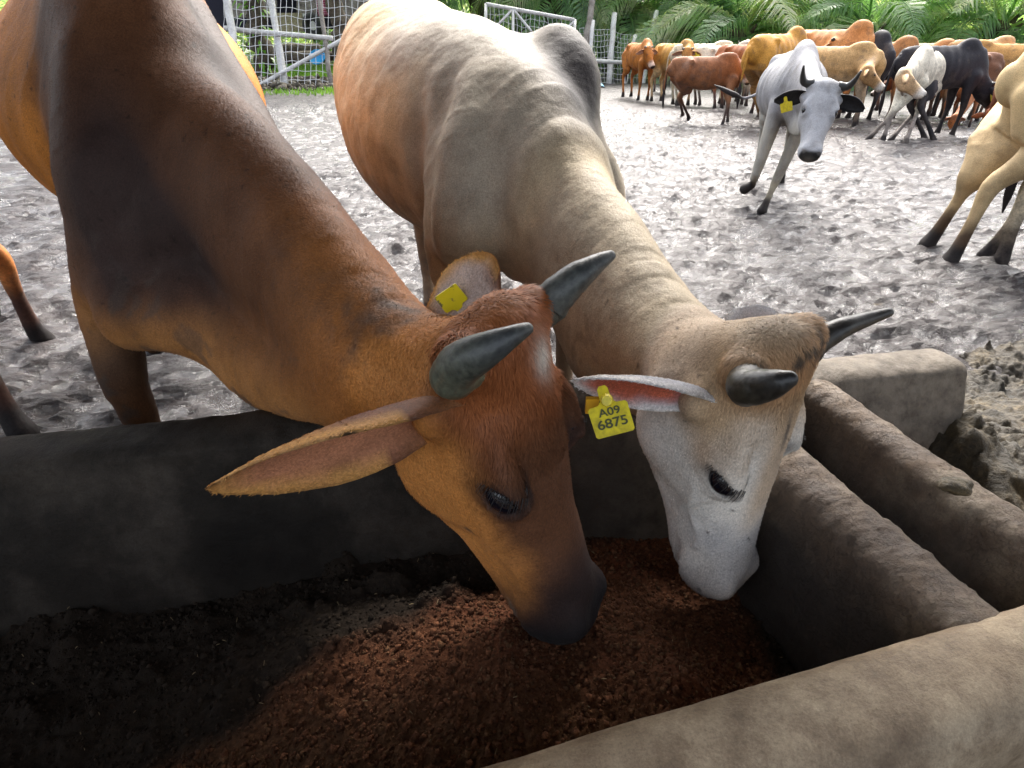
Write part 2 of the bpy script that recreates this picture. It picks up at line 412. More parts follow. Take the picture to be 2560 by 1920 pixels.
def ear(name, base, tip, out, width, root, colf, cup=.35, curl=0.0, seed=0, inner=(.42, .16, .10), fur=2500, bow=None, fold=0.0):
    """cupped leaf; `out` = direction the open (inner) side faces"""
    ns, nt_ = 26, 13; base = np.asarray(base, float); tip = np.asarray(tip, float); ax = tip - base; L = np.linalg.norm(ax); ax = ax / L
    out = nrm(out - ax * (ax @ out)); wd = np.cross(ax, out)
    prof = catmull([(0, .62), (.12, .70), (.35, .97), (.55, 1.0), (.75, .78), (.9, .44), (.97, .22), (1, .05)], 6)
    s = np.linspace(0, 1, ns); w = np.interp(s, prof[:, 0], prof[:, 1]) * width * .5
    t = np.linspace(-1, 1, nt_); V = []; inn = []
    th = .0045
    for shell in (0, 1):
        for i in range(ns):
            cupi = cup * (1.9 - 1.3 * s[i])
            for j in range(nt_):
                ang = t[j] * cupi * 1.6
                rr = w[i] / max(1.6 * cupi, .2)
                y = rr * math.sin(ang); z = -rr * (math.cos(ang) - 1) if True else 0
                e = 1 - abs(t[j]) ** 6
                b = (np.zeros(3) if bow is None else np.asarray(bow) * math.sin(s[i] * math.pi))
                c = base + ax * L * s[i] + b + out * curl * s[i] ** 2
                p = c + wd * y + out * (z + fold * abs(t[j]) ** 3 * w[i])
                off = nrm(-out * math.cos(ang) + wd * math.sin(ang)) * th * e * (1 - .5 * s[i]) * (1 if shell else -.3)
                V.append(p + off); inn.append(0 if shell else 1)
    Fc = []
    M = ns * nt_
    for sh in (0, 1):
        for i in range(ns - 1):
            for j in range(nt_ - 1):
                a = sh * M + i * nt_ + j; q = (a, a + 1, a + nt_ + 1, a + nt_)
                Fc.append(q if sh else q[::-1])
    for i in range(ns - 1):
        for j in (0, nt_ - 1):
            a = i * nt_ + j; q = (a, a + nt_, a + nt_ + M, a + M); Fc.append(q if j == 0 else q[::-1])
    for j in range(nt_ - 1):
        a = (ns - 1) * nt_ + j; Fc.append((a, a + 1, a + 1 + M, a + M))
    V = np.array(V); V += (fbm(V * 40, 3, seed) * .002)[:, None] * out
    Q = np.array(Fc); inn = np.array(inn)
    me = mesh_np(name, V, Q, M_COAT)
    tt = np.abs(np.tile(np.tile(t, ns), 2)); ss = np.tile(np.repeat(s, nt_), 2)
    C = colf(V, ss, tt)
    ic = np.array(inner)[None] * np.ones((len(V), 1)) ; mk = (inn * sstep(1.0, .5, tt + .25 * fbm(V * 35, 2, seed + 3)) * sstep(1.02, .8, ss) * sstep(.05, .3, ss))[:, None]
    C = C * (1 - mk) + ic * mk; vcol(me, 'coat', C)
    o = link(name, me, root)
    if fur:
        Nn = vnormals(V, Q)
        make_fur('ear_hair', V, Q, Nn, C, lambda p, n: np.ones(len(p)), lambda p: (np.full(len(p), .0065), np.full(len(p), 1.05)),
                 lambda p, n: np.repeat(ax[None], len(p), 0), fur, root, lift=.35, seed=seed, width=.0009)
    return o
def mixv(C, c, m): return C * (1 - m[:, None]) + np.array(c)[None] * m[:, None]
def ear_tag(name, c, xd, yd, w, root, mat, text=None, blank_only=False, bend=0.12):
    """flat plastic tag: neck lug above a rounded square plate, real thickness; c = plate centre, xd along the lines of print, yd up to the lug"""
    xd = nrm(xd); yd = nrm(yd - xd * (xd @ yd)); nd = np.cross(xd, yd)
    out = [(-.5, -.42), (-.45, -.47), (.45, -.47), (.5, -.42), (.52, .28), (.47, .34), (.24, .36), (.15, .46), (.14, .78), (.08, .86), (-.08, .86), (-.14, .78), (-.15, .46), (-.24, .36), (-.47, .34), (-.52, .28)]
    n = len(out); th = .0011 if w < .2 else .01
    def pt(x, y, z): return c + xd * x * w + yd * y * w + nd * (z - bend * w * (x * x))
    V = [pt(x, y, th) for x, y in out] + [pt(x, y, -th) for x, y in out] + [pt(0, 0, th), pt(0, 0, -th)]
    Fc = [(i, (i + 1) % n, 2 * n) for i in range(n)] + [((i + 1) % n + n, i + n, 2 * n + 1) for i in range(n)] + [(i, i + n, (i + 1) % n + n, (i + 1) % n) for i in range(n)]
    o = link(name, mesh_np(name, V, Fc, mat, smooth=False), root)
    if text:
        for row, (tx, sz, yy) in enumerate(text):
            cu = bpy.data.curves.new('print', 'FONT'); cu.body = tx; cu.size = 1.0; cu.align_x = 'CENTER'; cu.offset = .018; cu.space_character = 1.0
            to = bpy.data.objects.new('tmp', cu); COL.objects.link(to); bpy.context.view_layer.update()
            dg = bpy.context.evaluated_depsgraph_get(); me = bpy.data.meshes.new_from_object(to.evaluated_get(dg)); bpy.data.objects.remove(to)
            L2 = np.empty(len(me.vertices) * 3); me.vertices.foreach_get('co', L2); L2 = L2.reshape(-1, 3) * (sz * w)
            X = L2[:, 0] * 1.18 / w; Y = L2[:, 1] / w + yy
            W = c + xd * (X * w)[:, None] + yd * (Y * w)[:, None] + nd * ((th + .0014) - bend * w * X * X)[:, None]
            me.vertices.foreach_set('co', W.astype(np.float32).ravel()); me.materials.clear(); me.materials.append(M_INK); me.update()
            link('tag_print', me, o)
    return o
def eye_pt(H, y, u, v, r_=.222):
    """point on the lid surface; u along the slit (-1 outer .. 1 inner corner), v across it (+ = upper lid)"""
    x = .385 + .62 * u * .066 - .78 * v * .041; z = -.085 + .78 * u * .066 + .62 * v * .041
    return H.p(x, y * (r_ - .034 * u * u - .012 * v * v), z)
def eyes(H, root, sides=(-1, 1), r=.056, lash=True, lashn=22):
    for y in sides:
        c = H.p(.385, y * .171, -.085); R = H.L * r
        bm = bmesh.new(); bmesh.ops.create_uvsphere(bm, u_segments=20, v_segments=12, radius=R); me = bpy.data.meshes.new('eye'); bm.to_mesh(me); bm.free()
        me.polygons.foreach_set('use_smooth', [True] * len(me.polygons)); me.materials.append(M_EYE)
        e = link('eye', me, root); e.location = Vector(c)
        if lash:
            q = MB(); r_ = random.Random(5)
            for i in range(lashn):
                u = -.9 + 1.8 * i / (lashn - 1) + r_.uniform(-.03, .03); bx = eye_pt(H, y, u, .95, .228)
                l = H.L * .045 * r_.uniform(.6, 1.2); d1 = nrm(H.d(.35 + .3 * u, y * .95, -.15 + .25 * u)); d2 = nrm(H.d(.75 + .3 * u, y * .45, -.55))
                q.tube([bx, bx + d1 * l * .5, bx + d1 * l * .5 + d2 * l * .5], [.0009, .0007, .0002], 4, False)
            l_ = link('eyelashes', q.mesh('eyelashes', M_LASH), e); l_.matrix_parent_inverse = Matrix.Translation(Vector(c)).inverted()
def lids(F, H, r=.0105):
    for y in (-1, 1):
        U = np.linspace(-1, 1, 7)
        F.tube([eye_pt(H, y, u, 1.0 * (1 - u * u), .222) for u in U], H.L * r * 1.3, H.L * r * 1.3, H.d(0, 1, 0), k=.008)
        F.tube([eye_pt(H, y, u, -1.0 * (1 - u * u), .216) for u in U], H.L * r, H.L * r, H.d(0, 1, 0), k=.008)

def eyem(hl, a, b):
    x, z = hl[:, 0] - .385, hl[:, 2] + .085; u = .62 * x + .78 * z; v = -.78 * x + .62 * z
    return np.exp(-((u / a) ** 2 + (v / b) ** 2) ** 1.5) * (np.abs(hl[:, 1]) > .12)
def seg_mask(V, pts, r):
    d = np.full(len(V), 9.0)
    for a, b in zip(pts[:-1], pts[1:]):
        D = b - a; t = np.clip(((V - a) @ D) / (D @ D), 0, 1); d = np.minimum(d, np.linalg.norm(V - a - t[:, None] * D, axis=1))
    return np.exp(-(d / r) ** 2)
def face_relief(hl):
    x, z = hl[:, 0] - .385, hl[:, 2] + .085; v = -.78 * x + .62 * z; u = .62 * x + .78 * z; e = np.exp(-((u / .12) ** 2 + ((v) / .10) ** 2)) * (np.abs(hl[:, 1]) > .12)
    d = -.0022 * e * (np.abs(v) > .045) * np.clip(np.sin(v * 190 + u * 14), 0, 1) ** 2                      # lid folds
    y = np.abs(hl[:, 1]); face = sstep(.25, .4, hl[:, 0])
    for x0, z0, x1, z1, a in ((.42, -.19, .74, -.20, .0045), (.52, -.30, .80, -.27, .003), (.48, -.14, .62, -.26, .003)):                  # veins and cheek ridge
        D = np.array([x1 - x0, z1 - z0]); q = hl[:, [0, 2]] - [x0, z0]; t = np.clip(q @ D / (D @ D), 0, 1); r_ = np.linalg.norm(q - t[:, None] * D + .012 * np.sin(hl[:, :1] * 25), axis=1); d = d + a * np.exp(-(r_ / .014) ** 2) * (y > .06)
    lip = sstep(.72, .82, hl[:, 0]) * np.exp(-((hl[:, 2] + .27) / .05) ** 2); d = d - .0022 * lip * np.clip(np.sin(hl[:, 0] * 150 + hl[:, 2] * 90), 0, 1)
    return d + .0018 * face * fbm(hl * 9, 3, 15)
RES = float(os.environ.get('RES', '0.0065'))
ZUP = np.array([0, 0, 1.0])
# ------------------------------------------------------------------ the brown bull, head in the trough
def build_brown():
    H = Head((.0043, .7485, .959), frame3((.333, -.181, -.925), (.455, .89, -.011)), .56)
    F = SDF(); skull(F, H); lids(F, H)
    fwd = nrm([.55, -.835, 0]); right = np.array([fwd[1], -fwd[0], 0.]); left = -right
    S = np.array([-.88, 1.62, 0])
    def b(f, l, z): return S + fwd * f + left * l + np.array([0, 0, z])
    lat = left
    # trunk
    F.tube([b(.20, 0, .84), b(.02, 0, .92), b(-.20, 0, 1.0), b(-.42, 0, 1.05), b(-.75, 0, 1.09), b(-1.1, 0, 1.10), b(-1.38, 0, 1.08), b(-1.5, 0, 1.02)],
           [.17, .21, .255, .345, .41, .36, .24, .14], [.25, .31, .32, .34, .38, .35, .28, .18], lat, k=.08)
    for s in (-1, 1):
        F.tube([b(-.10, s*.12, 1.16), b(.02, s*.17, 1.0), b(.12, s*.19, .78)], [.06, .09, .08], [.16, .17, .13], lat, k=.10)      # shoulder blade
        ex = 0.0 if s < 0 else .12
        F.tube([b(.12, s*.21, .82), b(.0+ex, s*.245, .70), b(.05+ex, s*.275, .48), b(.06+ex, s*.27, .40), b(.05+ex, s*.27, .18), b(.07+ex, s*.27, .06), b(.10+ex, s*.27, .0)],
               [.075, .076, .060, .05, .036, .045, .055], [.11, .095, .06, .055, .040, .05, .07], lat, k=.05)
        F.tube([b(-1.25, s*.16, 1.05), b(-1.22, s*.20, .82), b(-1.20, s*.20, .66), b(-1.42, s*.19, .48), b(-1.38, s*.19, .18), b(-1.33, s*.19, .06), b(-1.30, s*.19, 0)],
               [.12, .12, .08, .045, .036, .045, .055], [.22, .20, .12, .06, .045, .05, .07], lat, k=.06)
    F.tube([at(340, 795, 1.43), at(490, 795, 1.38)], .08, .08, ZUP, k=.08)
    F.tube([b(.0, 0, 1.22), b(-.25, 0, 1.32), b(-.75, 0, 1.40), b(-1.1, 0, 1.38)], [.12, .15, .16, .12], [.10, .12, .12, .10], lat, k=.14)
    F.ell(b(-.20, 0, 1.42), [.24, .10, .15], np.stack([fwd, left, ZUP], 1), k=.14)      # hump
    # neck: the crest and throat follow the photograph
    n0 = at(430, 390, 1.66); n1 = at(590, 520, 1.42); n2 = at(800, 730, 1.18); n3 = at(955, 898, 1.00); n4 = H.p(.12, 0, -.19)
    sd1 = nrm(left * .8 + H.d(0, 1, 0) * .2); 
    F.tube([n0, n1, n2, n3, n4], [.19, .15, .115, .10, .09], [.28, .26, .185, .108, .05], [lat, sd1, nrm(left*.6+H.d(0,1,0)*.4), H.d(0, 1, 0), H.d(0, 1, 0)], k=.06)
    # crest of the neck
    cr = [at(450, 0, 1.70), at(520, 118, 1.62), at(620, 285, 1.50), at(722, 455, 1.36), at(858, 622, 1.20), at(985, 765, 1.06), at(1110, 860, .95), H.p(.10, 0, -.12)]
    F.tube(cr, [.06, .05, .040, .032, .028, .026, .024, .02], [.06, .05, .040, .032, .028, .026, .024, .02], lat, k=.05)
    # brisket and dewlap
    F.tube([at(520, 780, 1.42), at(600, 880, 1.34), at(690, 955, 1.22), at(800, 985, 1.10), at(905, 1030, 1.0)], [.075, .06, .045, .04, .04], [.12, .11, .075, .06, .05], lat, k=.06)
    F.tube([at(560, 850, 1.38), at(625, 930, 1.32), at(680, 975, 1.25)], [.035, .028, .018], [.08, .08, .05], lat, k=.04)
    V, Q = F.mesh(RES); V = relax(V, Q, 2, .5); Nn = vnormals(V, Q)
    hl = H.inv(V); fb = (V - S) @ fwd; lb = (V - S) @ left; z = V[:, 2]
    # ribs, skin folds
    d = .0035 * np.sin(fb * 42 + z * 6) * sstep(-.25, -.4, fb) * sstep(-1.15, -.9, fb) * sstep(1.35, 1.1, z) * sstep(.55, .75, z) * (.5 + .5 * vnoise(V * 3, 3))
    d += fbm(V * 9, 3, 5) * .006 * sstep(.9, .5, hl[:, 0] * 0 + np.abs(hl[:, 0]))
    d += -.010 * np.exp(-((fb + .22 + .12 * (z - .9)) / .035) ** 2) * sstep(1.35, 1.1, z) * (lb < 0)
    d += face_relief(hl)
    nd_ = nrm(n3 - n1); sn = (V - n1) @ nd_; lown = sstep(-.05, .1, sn) * sstep(.62, .5, sn) * sstep(.10, -.12, (V - n2) @ nrm(ZUP + [.4, 0, 0]))
    d += -.0035 * lown * np.clip(np.sin(sn * 2 * math.pi / .085 + 3 * fbm(V * 4, 2, 17) + 4 * (V[:, 2] - .8)), 0, 1) ** 4 * sstep(-.2, .3, fbm(V * 5, 2, 18))
    V = V + Nn * d[:, None]; Nn = vnormals(V, Q)
    # coat
    or_, dk, rd = (.56, .20, .030), (.060, .038, .030), (.27, .088, .030)
    inhead = sstep(.16, .06, hl[:, 0] * 0 + np.linalg.norm(np.maximum(np.abs(hl - [.5, 0, -.17]) - [.45, .2, .22], 0), axis=1))
    C = np.array(or_)[None] * np.ones((len(V), 1))
    w1 = fbm(V * 4, 4, 11)
    nk = sstep(-.42, -.16, fb + .16 * w1) * sstep(.52, .86, z + .07 * w1)                    # dark shoulder and neck
    body_dark = sstep(1.15, 1.35, z + .06 * w1)
    C = mixv(C, (.145, .060, .027), np.clip(nk * .93, 0, 1) * (1 - inhead))
    C = mixv(C, (.24, .095, .032), sstep(.25, .75, V[:, 0] + .95 + .3*w1) * .55 * (1 - inhead) * sstep(.9, .6, z))
    bl = np.exp(-(((fb - .04) / .22) ** 2 + ((z - .90) / .28) ** 2)) + np.exp(-(((z - 1.34) / .16) ** 2))
    C = mixv(C, (.016, .014, .017), np.clip(seg_mask(V, [at(370, -60, 1.85), at(340, 150, 1.62), at(340, 350, 1.45), at(370, 600, 1.34), at(420, 730, 1.32)], .17) * 1.5, 0, .84) * (1 - inhead) * nk)
    C = mixv(C, (.016, .014, .017), np.clip(seg_mask(V, [at(480, 60, 1.62), at(620, 330, 1.44), at(760, 540, 1.27)], .125) * 1.5, 0, .84) * (1 - inhead) * nk)
    C = mixv(C, (.13, .095, .08), np.clip(seg_mask(V, [c_ + [0, 0, .03] for c_ in cr[:6]], .034) * 1.1, 0, .8) * (1 - inhead))
    C = C * (1 - .55 * ((fbm(V * 75, 2, 33) > .62) * (1 - inhead)))[:, None]
    # belly side of the neck, inside of the legs paler
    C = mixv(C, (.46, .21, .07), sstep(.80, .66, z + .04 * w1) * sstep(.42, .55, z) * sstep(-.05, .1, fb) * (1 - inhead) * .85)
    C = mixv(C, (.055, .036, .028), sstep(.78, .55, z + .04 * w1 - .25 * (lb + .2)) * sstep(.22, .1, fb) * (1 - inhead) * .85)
    # nearer the head the neck reddens
    C = mixv(C, (.32, .12, .03), sstep(.55, .18, np.linalg.norm(V - H.p(0, 0, -.1), axis=1)) * (1 - inhead))
    w2 = fbm(hl * 6, 4, 21)
    hc = np.array((.53, .215, .055))[None] * np.ones((len(V), 1))
    hc = mixv(hc, (.115, .048, .023), sstep(-.24, -.10, hl[:, 2] + .08 * w2 + .10 * (hl[:, 0] - .5)))                 # bridge and forehead
    hc = mixv(hc, rd, sstep(.34, .12, hl[:, 0] + .06 * w2) * sstep(-.20, -.06, hl[:, 2]))
    hc = mixv(hc, (.018, .014, .016), eyem(hl, .095, .055) * .9)
    hc = mixv(hc, (.035, .022, .020), sstep(.62, .86, hl[:, 0] + .05 * w2 + .35 * (hl[:, 2] + .17)))
    hc = mixv(hc, (.026, .024, .026), sstep(.84, .92, hl[:, 0] + .03 * w2))
    hc = mixv(hc, (.62, .58, .52), np.exp(-(((hl[:, 0] - .10) / .05) ** 2 + ((hl[:, 1] - .035) / .045) ** 2)) * (hl[:, 2] > -.1) * .9)
    hc = mixv(hc, (.03, .025, .02), np.exp(-(((hl[:, 0] - .50) / .012) ** 2 + ((hl[:, 2] + .26) / .014) ** 2)) * (hl[:, 1] < 0))
    hc = mixv(hc, (.004, .004, .004), np.exp(-(((hl[:, 0] - .955) / .026) ** 2 + ((np.abs(hl[:, 1]) - .088) / .024) ** 2)) * (hl[:, 2] > -.2) * .9)
    hc = mixv(hc, (.20, .16, .13), np.exp(-(((hl[:, 2] + .285 + .02 * w2) / .007) ** 2)) * sstep(.76, .84, hl[:, 0]) * .6)
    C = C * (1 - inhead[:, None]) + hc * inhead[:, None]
    # dried mud on the neck
    mp = at(978, 880, .98); md = sstep(.10, .02, np.linalg.norm((V - mp) * [1, 1, .6], axis=1) + .05 * fbm(V * 50, 3, 8))
    C = mixv(C, (.075, .06, .05), md * .8)
    C = mixv(C, (.05, .04, .03), (fbm(V * 60, 2, 31) > .55) * .6 * (1 - inhead) * sstep(.4, .1, np.linalg.norm(V - H.p(0, -.1, -.1), axis=1)))
    mdp = sstep(.22, .42, fbm(V * 10, 4, 91) + .35 * fbm(V * 45, 2, 92)) * sstep(1.15, .6, z); C = mixv(C, (.075, .060, .052), mdp * .55 * (1 - inhead))
    stk = fbm(V * np.array([14, 14, 3.5]), 3, 94); C = C * (1 + .22 * stk * (1 - inhead))[:, None]
    root = empty('brown_cow', (0, 0, 0), 'large brown horned cow with dark shoulder and long orange ear, muzzle in the feed', 'cow', None)
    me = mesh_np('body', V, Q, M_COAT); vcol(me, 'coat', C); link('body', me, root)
    eyes(H, root)
    # horns: right one near the camera, left one beyond the poll
    horn('horn', [H.p(.03, -.14, -.05), at(1134, 945, .715), at(1150, 912, .675), at(1205, 880, .65), at(1272, 845, .645), at(1318, 822, .655)], [.030, .0275, .0265, .0215, .0135, .0075], root, M_HORN, .9)
    horn('horn', [H.p(.02, .14, -.05), at(1362, 768, .93), at(1400, 730, .92), at(1445, 690, .92), at(1495, 657, .93), at(1526, 639, .94)], [.028, .032, .029, .023, .015, .009], root, M_HORN, .25)
    def earcol(V, s, t):
        C = np.array((.28, .12, .05))[None] * np.ones((len(V), 1)); C = mixv(C, (.16, .065, .04), sstep(.1, .4, s) * sstep(.75, .5, s)); return mixv(C, (.58, .30, .09), np.clip(sstep(.45, .9, s) + sstep(.6, .95, t) * (s > .35), 0, 1))
    # ear reaching to the lower left, hollow facing down and towards the camera
    eb, et = H.p(.12, -.12, -.165), at(520, 1222, .67)
    ear('ear', eb, et, np.array([.11, -.78, -.47]), .19, root, earcol, cup=.50, seed=4, inner=(.50, .22, .12), fur=9000, bow=np.array([0, 0, .012]))
    ear('ear', H.p(.06, .10, -.16), at(1115, 672, 1.0), np.array([-.25, -.9, .25]), .185, root, earcol, cup=.25, seed=6, inner=(.55, .42, .36), fur=4000)
    ear_tag('ear_tag', at(1130, 748, .955), np.array([.75, .1, .5]), np.array([.5, .1, -.8]), .042, root, M_TAGD)
    # hair
    def dens(p, n):
        h = H.inv(p); dh = np.linalg.norm(p - CAM, axis=1); return (1 / dh ** 2) * (1 + 5 * (h[:, 0] < .4) * (h[:, 0] > -.12) * (h[:, 2] > -.15) * (np.abs(h[:, 1]) < .22) + 1.2*(n[:, 2] > .6)) * ((n * (CAM - p)).sum(1) > -.5)
    def leng(p):
        h = H.inv(p); tuft = sstep(.36, .18, h[:, 0]) * sstep(-.2, -.1, h[:, 0]) * sstep(-.16, -.08, h[:, 2]) * sstep(.26, .2, np.abs(h[:, 1]))
        cre = sstep(.03, .0, np.abs(p[:, 2] - 9)) * 0
        return .0075 + .011 * tuft - .004 * sstep(.4, .6, h[:, 0]), 1.0 + .25 * tuft
    def flow(p, n):
        h = H.inv(p); f = np.repeat((-fwd + [0, 0, -.6])[None], len(p), 0); toh = sstep(.3, .0, np.linalg.norm(np.maximum(np.abs(h - [.5, 0, -.17]) - [.5, .2, .22], 0), axis=1))[:, None]
        return f * (1 - toh) + toh * (H.d(1, 0, 0)[None] + .9 * H.d(0, 1, 0)[None] * h[:, 1:2] * 3)
    make_fur('coat_hair', V, Q, Nn, C, dens, leng, flow, int(float(os.environ.get('FURN', '1')) * 110000), root, seed=3)
    return root, H, b

# ------------------------------------------------------------------ the cream and grey bull beside it
def build_cream():
    H = Head((.424, .784, .896), frame3((.087, -.077, -.993), (.739, .674, .013)), .525)
    F = SDF(); skull(F, H); lids(F, H)
    fwd = nrm([.42, -.9, 0]); right = np.array([fwd[1], -fwd[0], 0.]); left = -right
    S = np.array([.02, 1.98, 0])
    def b(f, l, z): return S + fwd * f + left * l + np.array([0, 0, z])
    lat = left
    F.tube([b(.22, 0, .86), b(.05, 0, .90), b(-.2, 0, .94), b(-.5, 0, .97), b(-.85, 0, .99), b(-1.15, 0, 1.10), b(-1.42, 0, 1.14), b(-1.55, 0, 1.08)],
           [.17, .21, .27, .36, .38, .34, .25, .14], [.26, .33, .37, .40, .41, .36, .30, .18], lat, k=.08)
    for s in (-1, 1):
        F.tube([b(-.10, s*.12, 1.06), b(.0, s*.20, .95), b(.10, s*.24, .78)], [.06, .09, .08], [.16, .17, .13], lat, k=.08)
        F.tube([b(.10, s*.22, .82), b(-.05, s*.22, .70), b(.0, s*.21, .45), b(.01, s*.20, .38), b(.0, s*.20, .18), b(.02, s*.20, .06), b(.05, s*.20, .0)],
               [.085, .085, .055, .05, .036, .045, .055], [.13, .11, .065, .055, .040, .05, .07], lat, k=.06)
        F.tube([b(-1.30, s*.15, 1.08), b(-1.27, s*.16+.06, .85), b(-1.22, s*.14+.12, .68), b(-1.38, s*.13+.18, .50), b(-1.34, s*.13+.20, .18), b(-1.29, s*.13+.20, .06), b(-1.26, s*.13+.20, 0)],
               [.12, .12, .08, .045, .036, .045, .055], [.22, .20, .12, .06, .045, .05, .07], lat, k=.06)
    R3 = np.stack([fwd, left, ZUP], 1)
    F.ell(at(1395, 195, 1.93), [.19, .10, .15], frame3(fwd + [0, 0, -.3], left), k=.09)
    n0 = at(1300, 400, 1.95); n1 = at(1405, 570, 1.72); n2 = at(1535, 735, 1.45); n3 = at(1682, 875, 1.18); n4 = H.p(.12, 0, -.19)
    F.tube([n0, n1, n2, n3, n4], [.19, .14, .115, .10, .09], [.25, .23, .185, .102, .05], [lat, lat, nrm(left*.6+H.d(0,1,0)*.4), H.d(0, 1, 0), H.d(0, 1, 0)], k=.06)
    cr = [at(1425, 180, 1.93), at(1450, 330, 1.86), at(1470, 462, 1.75), at(1560, 615, 1.55), at(1675, 785, 1.28), at(1790, 905, 1.08), H.p(.12, 0, -.12)]
    F.tube(cr, [.05, .045, .038, .032, .028, .024, .02], [.05, .045, .038, .032, .028, .024, .02], lat, k=.06)
    F.tube([b(.30, 0, .70), at(1450, 850, 1.50), at(1560, 950, 1.32), at(1650, 1000, 1.18)], [.05, .035, .03, .035], [.12, .10, .07, .05], lat, k=.05)
    V, Q = F.mesh(RES); V = relax(V, Q, 2, .5); Nn = vnormals(V, Q)
    hl = H.inv(V); fb = (V - S) @ fwd; lb = (V - S) @ left; z = V[:, 2]
    inhead = sstep(.16, .06, np.linalg.norm(np.maximum(np.abs(hl - [.5, 0, -.17]) - [.45, .2, .22], 0), axis=1))
    nkd = nrm(n3 - n1); s_n = (V - n1) @ nkd; onneck = sstep(-.05, .12, s_n) * sstep(.75, .6, s_n) * (1 - inhead)
    ww = fbm(V * 5, 3, 4)
    d = fbm(V * 7, 4, 6) * .010 * (1 - inhead)
    ph = s_n * 2 * math.pi / .062 + 3.2 * ww + 2.2 * (z - .9)
    d += -.0020 * sstep(-.1, .35, fbm(V * 4, 2, 88)) * onneck * np.clip(np.sin(ph), 0, 1) ** 4 * (.35 + .65 * sstep(-.2, .4, vnoise(V * 6, 9)))
    # loose folds hanging behind the shoulder and down the foreleg
    ph2 = lb * 30 + fb * 34 + 1.8 * fbm(V * np.array([3, 3, .8]), 3, 12)
    d += .011 * np.sin(ph2) * 0.75 * sstep(-.45, -.15, fb) * sstep(.35, .15, fb) * sstep(1.30, 1.1, z) * (1 - onneck) * (1 - inhead) * (.4 + .6 * sstep(-.3, .5, vnoise(V * np.array([5, 5, 1.5]), 19)))
    ph3 = fb * 36 + z * 9 + 2 * ww
    d += .0035 * np.sin(ph3) * sstep(-.25, -.5, fb) * sstep(1.4, 1.2, z) * (.4 + .6 * vnoise(V * 3, 3))
    d += face_relief(hl)
    V = V + Nn * d[:, None]; Nn = vnormals(V, Q)
    C = np.array((.58, .46, .29))[None] * np.ones((len(V), 1)); w1 = fbm(V * 4, 4, 13)
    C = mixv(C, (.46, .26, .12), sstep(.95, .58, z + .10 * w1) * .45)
    C = mixv(C, (.36, .34, .32), sstep(1.15, 1.32, z + .05 * w1) * sstep(-1.0, -.5, fb) * .7)
    gr = sstep(-.45, -.12, fb + .15 * w1) * sstep(.62, .95, z + .08 * w1); C = mixv(C, (.33, .295, .245), gr * .8 * (1 - onneck))
    C = mixv(C, (.045, .042, .048), np.clip(np.exp(-(((V - at(1440, 230, 1.80)) / [.10, .3, .17]) ** 2).sum(1)) * 1.3, 0, .9))
    C = mixv(C, (.05, .045, .05), np.clip(np.exp(-(((V - at(1420, 130, 1.80)) / [.10, .3, .10]) ** 2).sum(1)) * .9, 0, .8))
    C = mixv(C, (.42, .355, .265), onneck * sstep(.0, .2, s_n) * .85)
    C = mixv(C, (.50, .38, .25), onneck * sstep(.82, .65, z) * .6)
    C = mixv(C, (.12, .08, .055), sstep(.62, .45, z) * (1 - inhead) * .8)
    w2 = fbm(hl * 5, 4, 23)
    hc = np.array((.70, .66, .60))[None] * np.ones((len(V), 1))
    hc = mixv(hc, (.44, .31, .19), sstep(.30, .02, hl[:, 0] + .12 * w2) * .8)
    hc = mixv(hc, (.50, .34, .19), sstep(.42, .15, hl[:, 0] + .12 * w2) * sstep(-.30, -.12, hl[:, 2]) * .85)
    hc = mixv(hc, (.50, .33, .20), np.exp(-(((hl[:, 0] - .30) / .07) ** 2 + ((hl[:, 2] + .15) / .04) ** 2)) * (np.abs(hl[:, 1]) > .08) * .55)
    hc = mixv(hc, (.45, .30, .17), sstep(-.13, -.07, hl[:, 2]) * sstep(.12, .04, np.abs(hl[:, 1])) * sstep(.75, .5, hl[:, 0]) * .7)
    hc = mixv(hc, (.42, .23, .11), np.exp(-((hl[:, 0] - .04) / .10) ** 2) * sstep(-.16, -.05, hl[:, 2]) * .95)
    hc = mixv(hc, (.03, .028, .025), (fbm(hl * 30, 3, 40) > .05) * np.exp(-((hl[:, 0] - .01) / .045) ** 2) * sstep(-.06, -.02, hl[:, 2]) * .9)
    hc = mixv(hc, (.05, .05, .055), np.exp(-(((hl[:, 0] - .26) / .07) ** 2 + ((hl[:, 1] + .01) / .014) ** 2)) * (hl[:, 2] > -.15) * .85)
    hc = mixv(hc, (.02, .018, .02), eyem(hl, .072, .036) * .97)
    hc = mixv(hc, (.40, .38, .37), sstep(.78, .90, hl[:, 0] + .04 * w2) * .6)
    hc = mixv(hc, (.20, .15, .13), sstep(.90, .99, hl[:, 0] + .03 * w2) * .85)
    hc = mixv(hc, (.25, .19, .16), np.exp(-((hl[:, 2] + .27) / .012) ** 2) * sstep(.70, .80, hl[:, 0]) * .7)
    hc = mixv(hc, (.42, .42, .43), np.clip(fbm(hl * 4, 3, 77) * 1.6, 0, .6) * sstep(.5, .7, hl[:, 0]))
    hc = mixv(hc, (.05, .035, .035), np.exp(-(((hl[:, 0] - .955) / .026) ** 2 + ((np.abs(hl[:, 1]) - .088) / .024) ** 2)) * (hl[:, 2] > -.2) * .9)
    hc = mixv(hc, (.10, .075, .06), np.exp(-(((hl[:, 2] + .285 + .02 * w2) / .007) ** 2)) * sstep(.76, .84, hl[:, 0]) * .6)
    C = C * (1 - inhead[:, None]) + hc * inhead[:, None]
    C = mixv(C, (.045, .035, .03), (fbm(V * 48, 2, 61) > .66) * .8 * sstep(.55, .3, np.linalg.norm(V - H.p(.2, 0, -.1), axis=1)))
